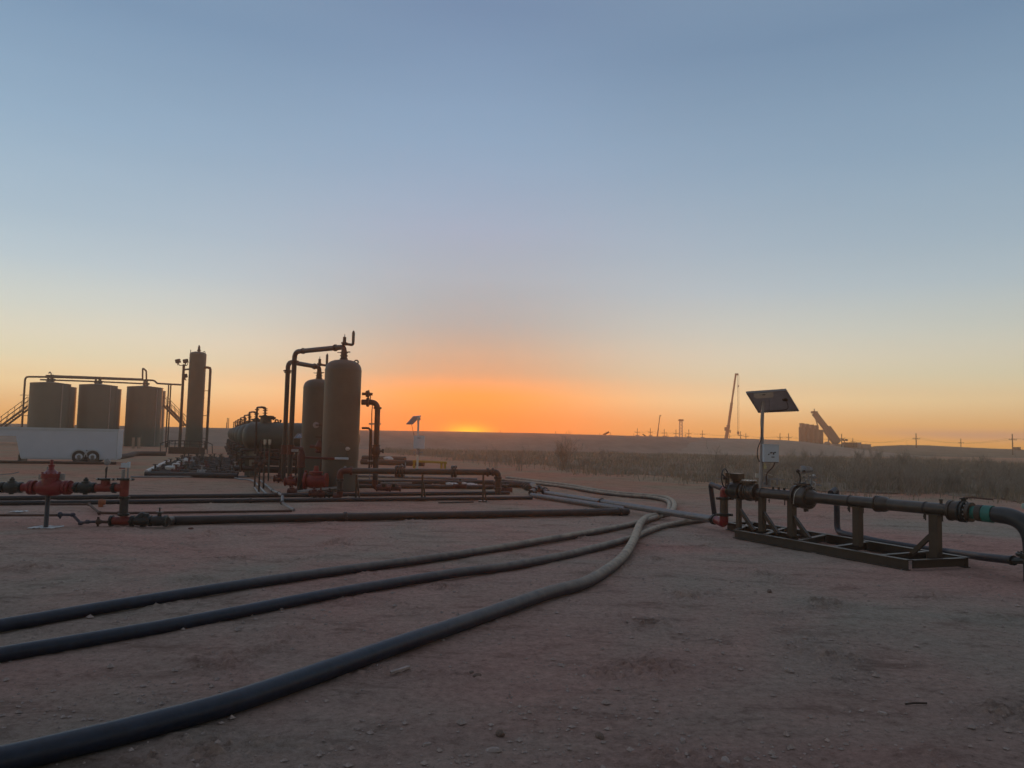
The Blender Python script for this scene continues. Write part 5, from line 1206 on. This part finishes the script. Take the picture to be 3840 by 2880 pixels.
def wires(pts, label, sag=.8):
    mb = MB()
    for i in range(len(pts)-1):
        a, b = pts[i], pts[i+1]
        for off in (-.9, .9):
            mb.tube([a.lerp(b, j/8)+Vector((off, 0, -sag*4*(j/8)*(1-j/8))) for j in range(9)], .013, 4)
    o = single('power_line', mb, M_dark, label, 'power line', pts[0])
wires(row+[p2, p4], 'overhead wires strung along the six poles to the solar mast', .5)
wires([p4, p5, p6], 'overhead wires passing behind the silos', .7)
wires([p6, p8, p10, p10+Vector((40, -40, 0))], 'overhead wires crossing the sky above the right hill', 1.2)
# masts at left
for k, (px, top, h) in enumerate(((850, 1585, 1), (853, 1567, 1), (858, 1568, 1))):
    q = P(px, top, 150); single('antenna_mast', MB().cyl((q.x, 150, 0), q, .07, 6), M_wood, ['shortest', 'middle', 'rightmost'][k]+' of three thin masts behind the bank left of the horizontal vessels', 'mast', (q.x, 150, 0))
q0, q1 = P(2262, 1631, 150), P(2284, 1620, 150)
single('jib', MB().beam(q0, q1, .35, .35), M_wood, 'short tilted boom poking above the bank crest right of the lone bush', 'boom', q0)
q0, q1 = P(2411, 1631, 150), P(2422, 1633+4, 150)
single('jib', MB().beam(P(2410, 1628, 150), P(2422, 1636, 150), .2, .2), M_wood, 'small tilted boom on the bank crest between the first two pads', 'boom', q0)

# ------------------------------------------------------------------ dry brush
def bush_mb(seed, h=1.2, spread=.8, stems=16, fine=3, r0=.012):
    rnd = random.Random(seed); mb = MB()
    def grow(p, d, ln, r, lev):
        pts = [p]; q = p.copy(); dd = d.copy(); n = 3
        for i in range(n):
            dd = (dd + Vector((rnd.uniform(-.22, .22), rnd.uniform(-.22, .22), rnd.uniform(-.05, .18)))).normalized(); q = q + dd*(ln/n); pts.append(q.copy())
        mb.tube(pts, r, 3, False, [r*(1-.6*i/n) for i in range(n+1)])
        if lev > 0:
            for k in range(rnd.randint(2, 4)):
                t_ = rnd.uniform(.25, 1); i = min(n-1, int(t_*n)); b0 = pts[i].lerp(pts[i+1], t_*n-i)
                nd = (dd + Vector((rnd.uniform(-.8, .8), rnd.uniform(-.8, .8), rnd.uniform(-.1, .6)))).normalized()
                grow(b0, nd, ln*rnd.uniform(.45, .75), r*.6, lev-1)
    for s_ in range(stems):
        an = rnd.uniform(0, 2*PI); tilt = rnd.uniform(.1, spread); d = Vector((math.cos(an)*tilt, math.sin(an)*tilt, 1)).normalized()
        b = Vector((rnd.uniform(-.2, .2), rnd.uniform(-.2, .2), -.02)); grow(b, d, h*rnd.uniform(.4, .62), r0, fine)
    return mb
protos = []
for k in range(6):
    me = bush_mb(20+k, 1.15, .95, 13, 3, .012).mesh('bush', M_twig, Vector()); protos.append(me)
rnd = random.Random(77); n = 0
def inthick(x, y):
    # dirt edge in plan
    if y < 24: return False
    xe = [(-16, 84), (-4, 60), (5, 41), (11, 31), (18, 26.5), (60, 25)]
    for i in range(len(xe)-1):
        if xe[i][0] <= x < xe[i+1][0]:
            t_ = (x-xe[i][0])/(xe[i+1][0]-xe[i][0]); return y > xe[i][1]*(1-t_)+xe[i+1][1]*t_
    return False
fm = MB(); fx_, fy_ = 240, 110; idx = {}
def fpt(i, j):
    yy = 24 + 85*(j/fy_)**1.6; return (i/fx_*1.75-.2)*yy, yy
for i in range(fx_+1):
    for j in range(fy_+1):
        x_, y_ = fpt(i, j); nn = mnoise.noise(Vector((x_*.22, y_*.22, 5)))*4 + mnoise.noise(Vector((x_*1.1, y_*1.1, 5)))*1.6
        if inthick(x_, y_+nn*1.6+.5): idx[i, j] = len(fm.v); fm.v.append(Vector((x_, y_, .022)))
for i in range(fx_):
    for j in range(fy_):
        q_ = [(i, j), (i+1, j), (i+1, j+1), (i, j+1)]
        if all(k in idx for k in q_): fm.f.append(tuple(idx[k] for k in q_))
struct('field', fm, mat('scrub_soil', (0.26, 0.19, 0.14), 0.95, 0, 0.35, 1.2, 0, spec=0.1))
cands = []
while len(cands) < 290:
    y_ = 25 + 60*rnd.random()**1.5; x_ = rnd.uniform(-.12, .80)*y_
    if not inthick(x_, y_+rnd.gauss(0, 1.5)): continue
    if mnoise.noise(Vector((x_*.2, y_*.2, 21))) < -.18: continue
    pr = 1.0 if x_ > y_*.33 else (.25 if x_ > y_*.1 else .12)
    if rnd.random() > pr: continue
    cands.append((x_, y_))
for x_, y_ in cands:
    o = bpy.data.objects.new('dry_bush', rnd.choice(protos)); C.objects.link(o); o.location = (x_, y_, 0); s_ = rnd.uniform(.5, 1.05)*(1 if x_ > y_*.33 else .8)*(1+.55*mnoise.noise(Vector((x_*.28, y_*.28, 11))))
    o.scale = (s_*1.1, s_*1.1, s_*rnd.uniform(.85, 1.35)); o.rotation_euler.z = rnd.uniform(0, 6.28)
    tag(o, 'leafless grey brown shrub in the thicket beyond the bare dirt', 'shrub', 'leafless shrubs in the thicket')
q = G(2110, 1762)
single('bare_bush', MB().tube([q, q+z1_*.01], .01, 3), M_twig, 'x', 'shrub', q) if False else None
me = bush_mb(5, 1.95, .75, 15, 4, .022).mesh('bare_tree', M_twig, Vector()); o = bpy.data.objects.new('bare_bush', me); C.objects.link(o); o.location = q
tag(o, 'tallest bare fan shaped bush standing alone right of the sunset glow', 'shrub')
for k, (px, py, h_, lb) in enumerate([(1945, 1765, 1.15, 'thin bare bush left of the tallest fan shaped bush'), (1850, 1758, 1.2, 'faint thin bush nearest below the setting sun'), (2880, 1818, 1.0, 'bare bush showing behind the solar mast control box'), (2690, 1795, 1.15, 'bare bush left of the handwheel')]):
    q = G(px, py); me = bush_mb(50+k, h_*1.3, .7, 9, 3, .014).mesh('bare_bush', M_twig, Vector()); o = bpy.data.objects.new('bare_bush', me); C.objects.link(o); o.location = q; tag(o, lb, 'shrub')
# ground cover: one mass
mb = MB(); rnd = random.Random(9); cnt = 0
while cnt < 62000:
    y_ = 24 + 82*rnd.random()**1.25; x_ = rnd.uniform(-.18, 1.0)*y_
    if not inthick(x_, y_+abs(rnd.gauss(0, 3.2))+mnoise.noise(Vector((x_*.22, y_*.22, 5)))*5): continue
    if mnoise.noise(Vector((x_*.35, y_*.35, 2))) < -.12 and rnd.random() < .8: continue
    cnt += 1; h_ = rnd.uniform(.10, .40)*(1.0+.7*mnoise.noise(Vector((x_*.2, y_*.2, 7)))); w_ = rnd.uniform(.008, .02)*(y_/30)**.5; an = rnd.uniform(0, PI)
    dx, dy = math.cos(an)*w_, math.sin(an)*w_; lx_, ly = rnd.uniform(-.2, .2)*h_*1.5, rnd.uniform(-.2, .2)*h_*1.5
    k = len(mb.v); mb.v += [Vector((x_-dx, y_-dy, -.01)), Vector((x_+dx, y_+dy, -.01)), Vector((x_+lx_, y_+ly, h_))]; mb.f.append((k, k+1, k+2))
single('dry_scrub', mb, M_grass, 'dry grass and low scrub covering the field beyond the dirt', None, (0, 0, 0), kind='stuff')

# ------------------------------------------------------------------ stones and gravel
def stone_mb(seed, r, flat=.6):
    rn = random.Random(seed); m_ = MB(); m_.ell((0, 0, 0), r, r*rn.uniform(.5, .9), r*flat, 6, 4, .28, seed); return m_
stone_m = [stone_mb(k, 1.0, .5).mesh('stone', M_rock, Vector()) for k in range(5)]
rnd = random.Random(31)
def put_stone(x_, y_, r, lb, grp=None, mesh=None, nm='stone'):
    o = bpy.data.objects.new(nm, mesh or rnd.choice(stone_m)); C.objects.link(o); o.location = (x_, y_, r*.02); r *= .72 if r > .035 else 1; o.scale = (r, r*rnd.uniform(.7, 1), r*rnd.uniform(.6, 1)); o.rotation_euler = (rnd.uniform(-.2, .2), rnd.uniform(-.2, .2), rnd.uniform(0, 6))
    return tag(o, lb, 'stone', grp)
clod_m = MB().ell((0, 0, 0), 1, .8, .7, 14, 10, .16, 3).mesh('clod', M_clod, Vector())
for (px, py, r_, lb, cl) in [(1790, 2535, .055, 'larger brown dirt clod of a touching pair right of the thick hose', 1), (1768, 2523, .04, 'smaller brown dirt clod of a touching pair right of the thick hose', 1),
        (1850, 2815, .062, 'rounded pinkish stone near the bottom centre of the dirt', 0), (2720, 2862, .07, 'largest stone at the bottom edge right of centre', 0), (1600, 2795, .05, 'flat pale stone left of the rounded stone at the bottom', 0),
        (2885, 2218, .05, 'brown clod alone on the dirt below the skid', 1), (3380, 2140, .05, 'pale rock against the near corner of the skid', 0), (3590, 2118, .06, 'pale rock at the far right foot of the skid', 0), (2250, 2762, .05, 'crumbly brown clod right of the rounded stone', 1), (1875, 2752, .045, 'crumbly brown clod above the rounded stone', 1),
        (2560, 2780, .05, 'pale stone left of the largest bottom stone', 0), (2960, 2515, .055, 'pale stone with reddish dirt in the middle of the right foreground', 0), (3310, 2680, .055, 'cluster stone in the right foreground dirt', 0), (3020, 2392, .05, 'pale flat stone in the upper right foreground dirt', 0)]:
    q = G(px, py); put_stone(q.x, q.y, r_, lb, None, clod_m if cl else None, 'dirt_clod' if cl else 'stone')
for k in range(80):
    px = rnd.uniform(-50, 3900); py = 2000 + 900*rnd.random()**.8
    if px > 2700 and py < 2150: continue
    q = G(px, py); put_stone(q.x, q.y, rnd.uniform(.008, .02)*(1 if q.y < 8 else 1.4), 'small pale stone lying loose on the bare dirt', 'small stones scattered on the dirt')
mb = MB()
for k in range(14000):
    y_ = 2.9 + 22*rnd.random()**1.6; x_ = rnd.uniform(-.75, .75)*y_
    if mnoise.noise(Vector((x_*.9, y_*.9, 4))) < -.05 and rnd.random() < .75: continue
    r_ = rnd.uniform(.003, .010)*(1+rnd.random()**5*2.5)
    c = Vector((x_, y_, ghgt(x_, y_)+r_*.3)); k_ = len(mb.v)
    for (a, b, c_) in ((1, 0, 0), (0, 1, 0), (-1, 0, 0), (0, -1, 0), (0, 0, 1)): mb.v.append(c + Vector((a*rnd.uniform(.7, 1.4), b*rnd.uniform(.7, 1.3), c_*rnd.uniform(.5, 1)))*r_)
    for i in range(4): mb.f.append((k_+i, k_+(i+1) % 4, k_+4))
single('gravel', mb, M_rock, 'fine gravel strewn over the bare dirt', None, (0, 0, 0), kind='stuff')
q = G(1500, 2515)
single('wood_splinter', MB().beam(G(1465, 2522, .015), G(1535, 2500, .03), .03, .015), M_rock, 'pale flat splinter lying against the thick hose', 'splinter', q)
single('twig', MB().tube([G(3395, 2640, .01), G(3430, 2636, .014), G(3475, 2637, .01)], .007, 5), M_wood, 'thin dark twig on the right foreground dirt', 'twig', G(3395, 2640))
q = G(720, 1982); single('red_scrap', MB().ell(G(715, 1981, .015), .05, .02, .015, 8, 5, .3), M_dred, 'small dark red scrap below the long brown pipe', 'scrap', q)
q = G(1700, 1883); single('metal_strut', MB().beam(G(1645, 1885, .02), G(1775, 1882, .02), .05, .03), M_pipe, 'flat dark bar on the dirt in front of the nearer black pipe', 'strut', q)

# ------------------------------------------------------------------ dust haze
HZ = MB().box((0, 140, 11), (900, 320, 25))
hz = single('haze', HZ, M_dark, 'thin evening dust haze over the yard', None, (0, 0, 0), kind='stuff')
m = bpy.data.materials.new('dust_haze'); m.use_nodes = True; t_ = m.node_tree; t_.nodes.clear()
pv = t_.nodes.new('ShaderNodeVolumePrincipled'); pv.inputs['Color'].default_value = (.90, .69, .52, 1); pv.inputs['Density'].default_value = .0024; pv.inputs['Anisotropy'].default_value = .80
ou = t_.nodes.new('ShaderNodeOutputMaterial'); t_.links.new(pv.outputs[0], ou.inputs['Volume'])
hz.data.materials.clear(); hz.data.materials.append(m)
for o in list(bpy.data.objects):
    if '_w' in o: del o['_w']
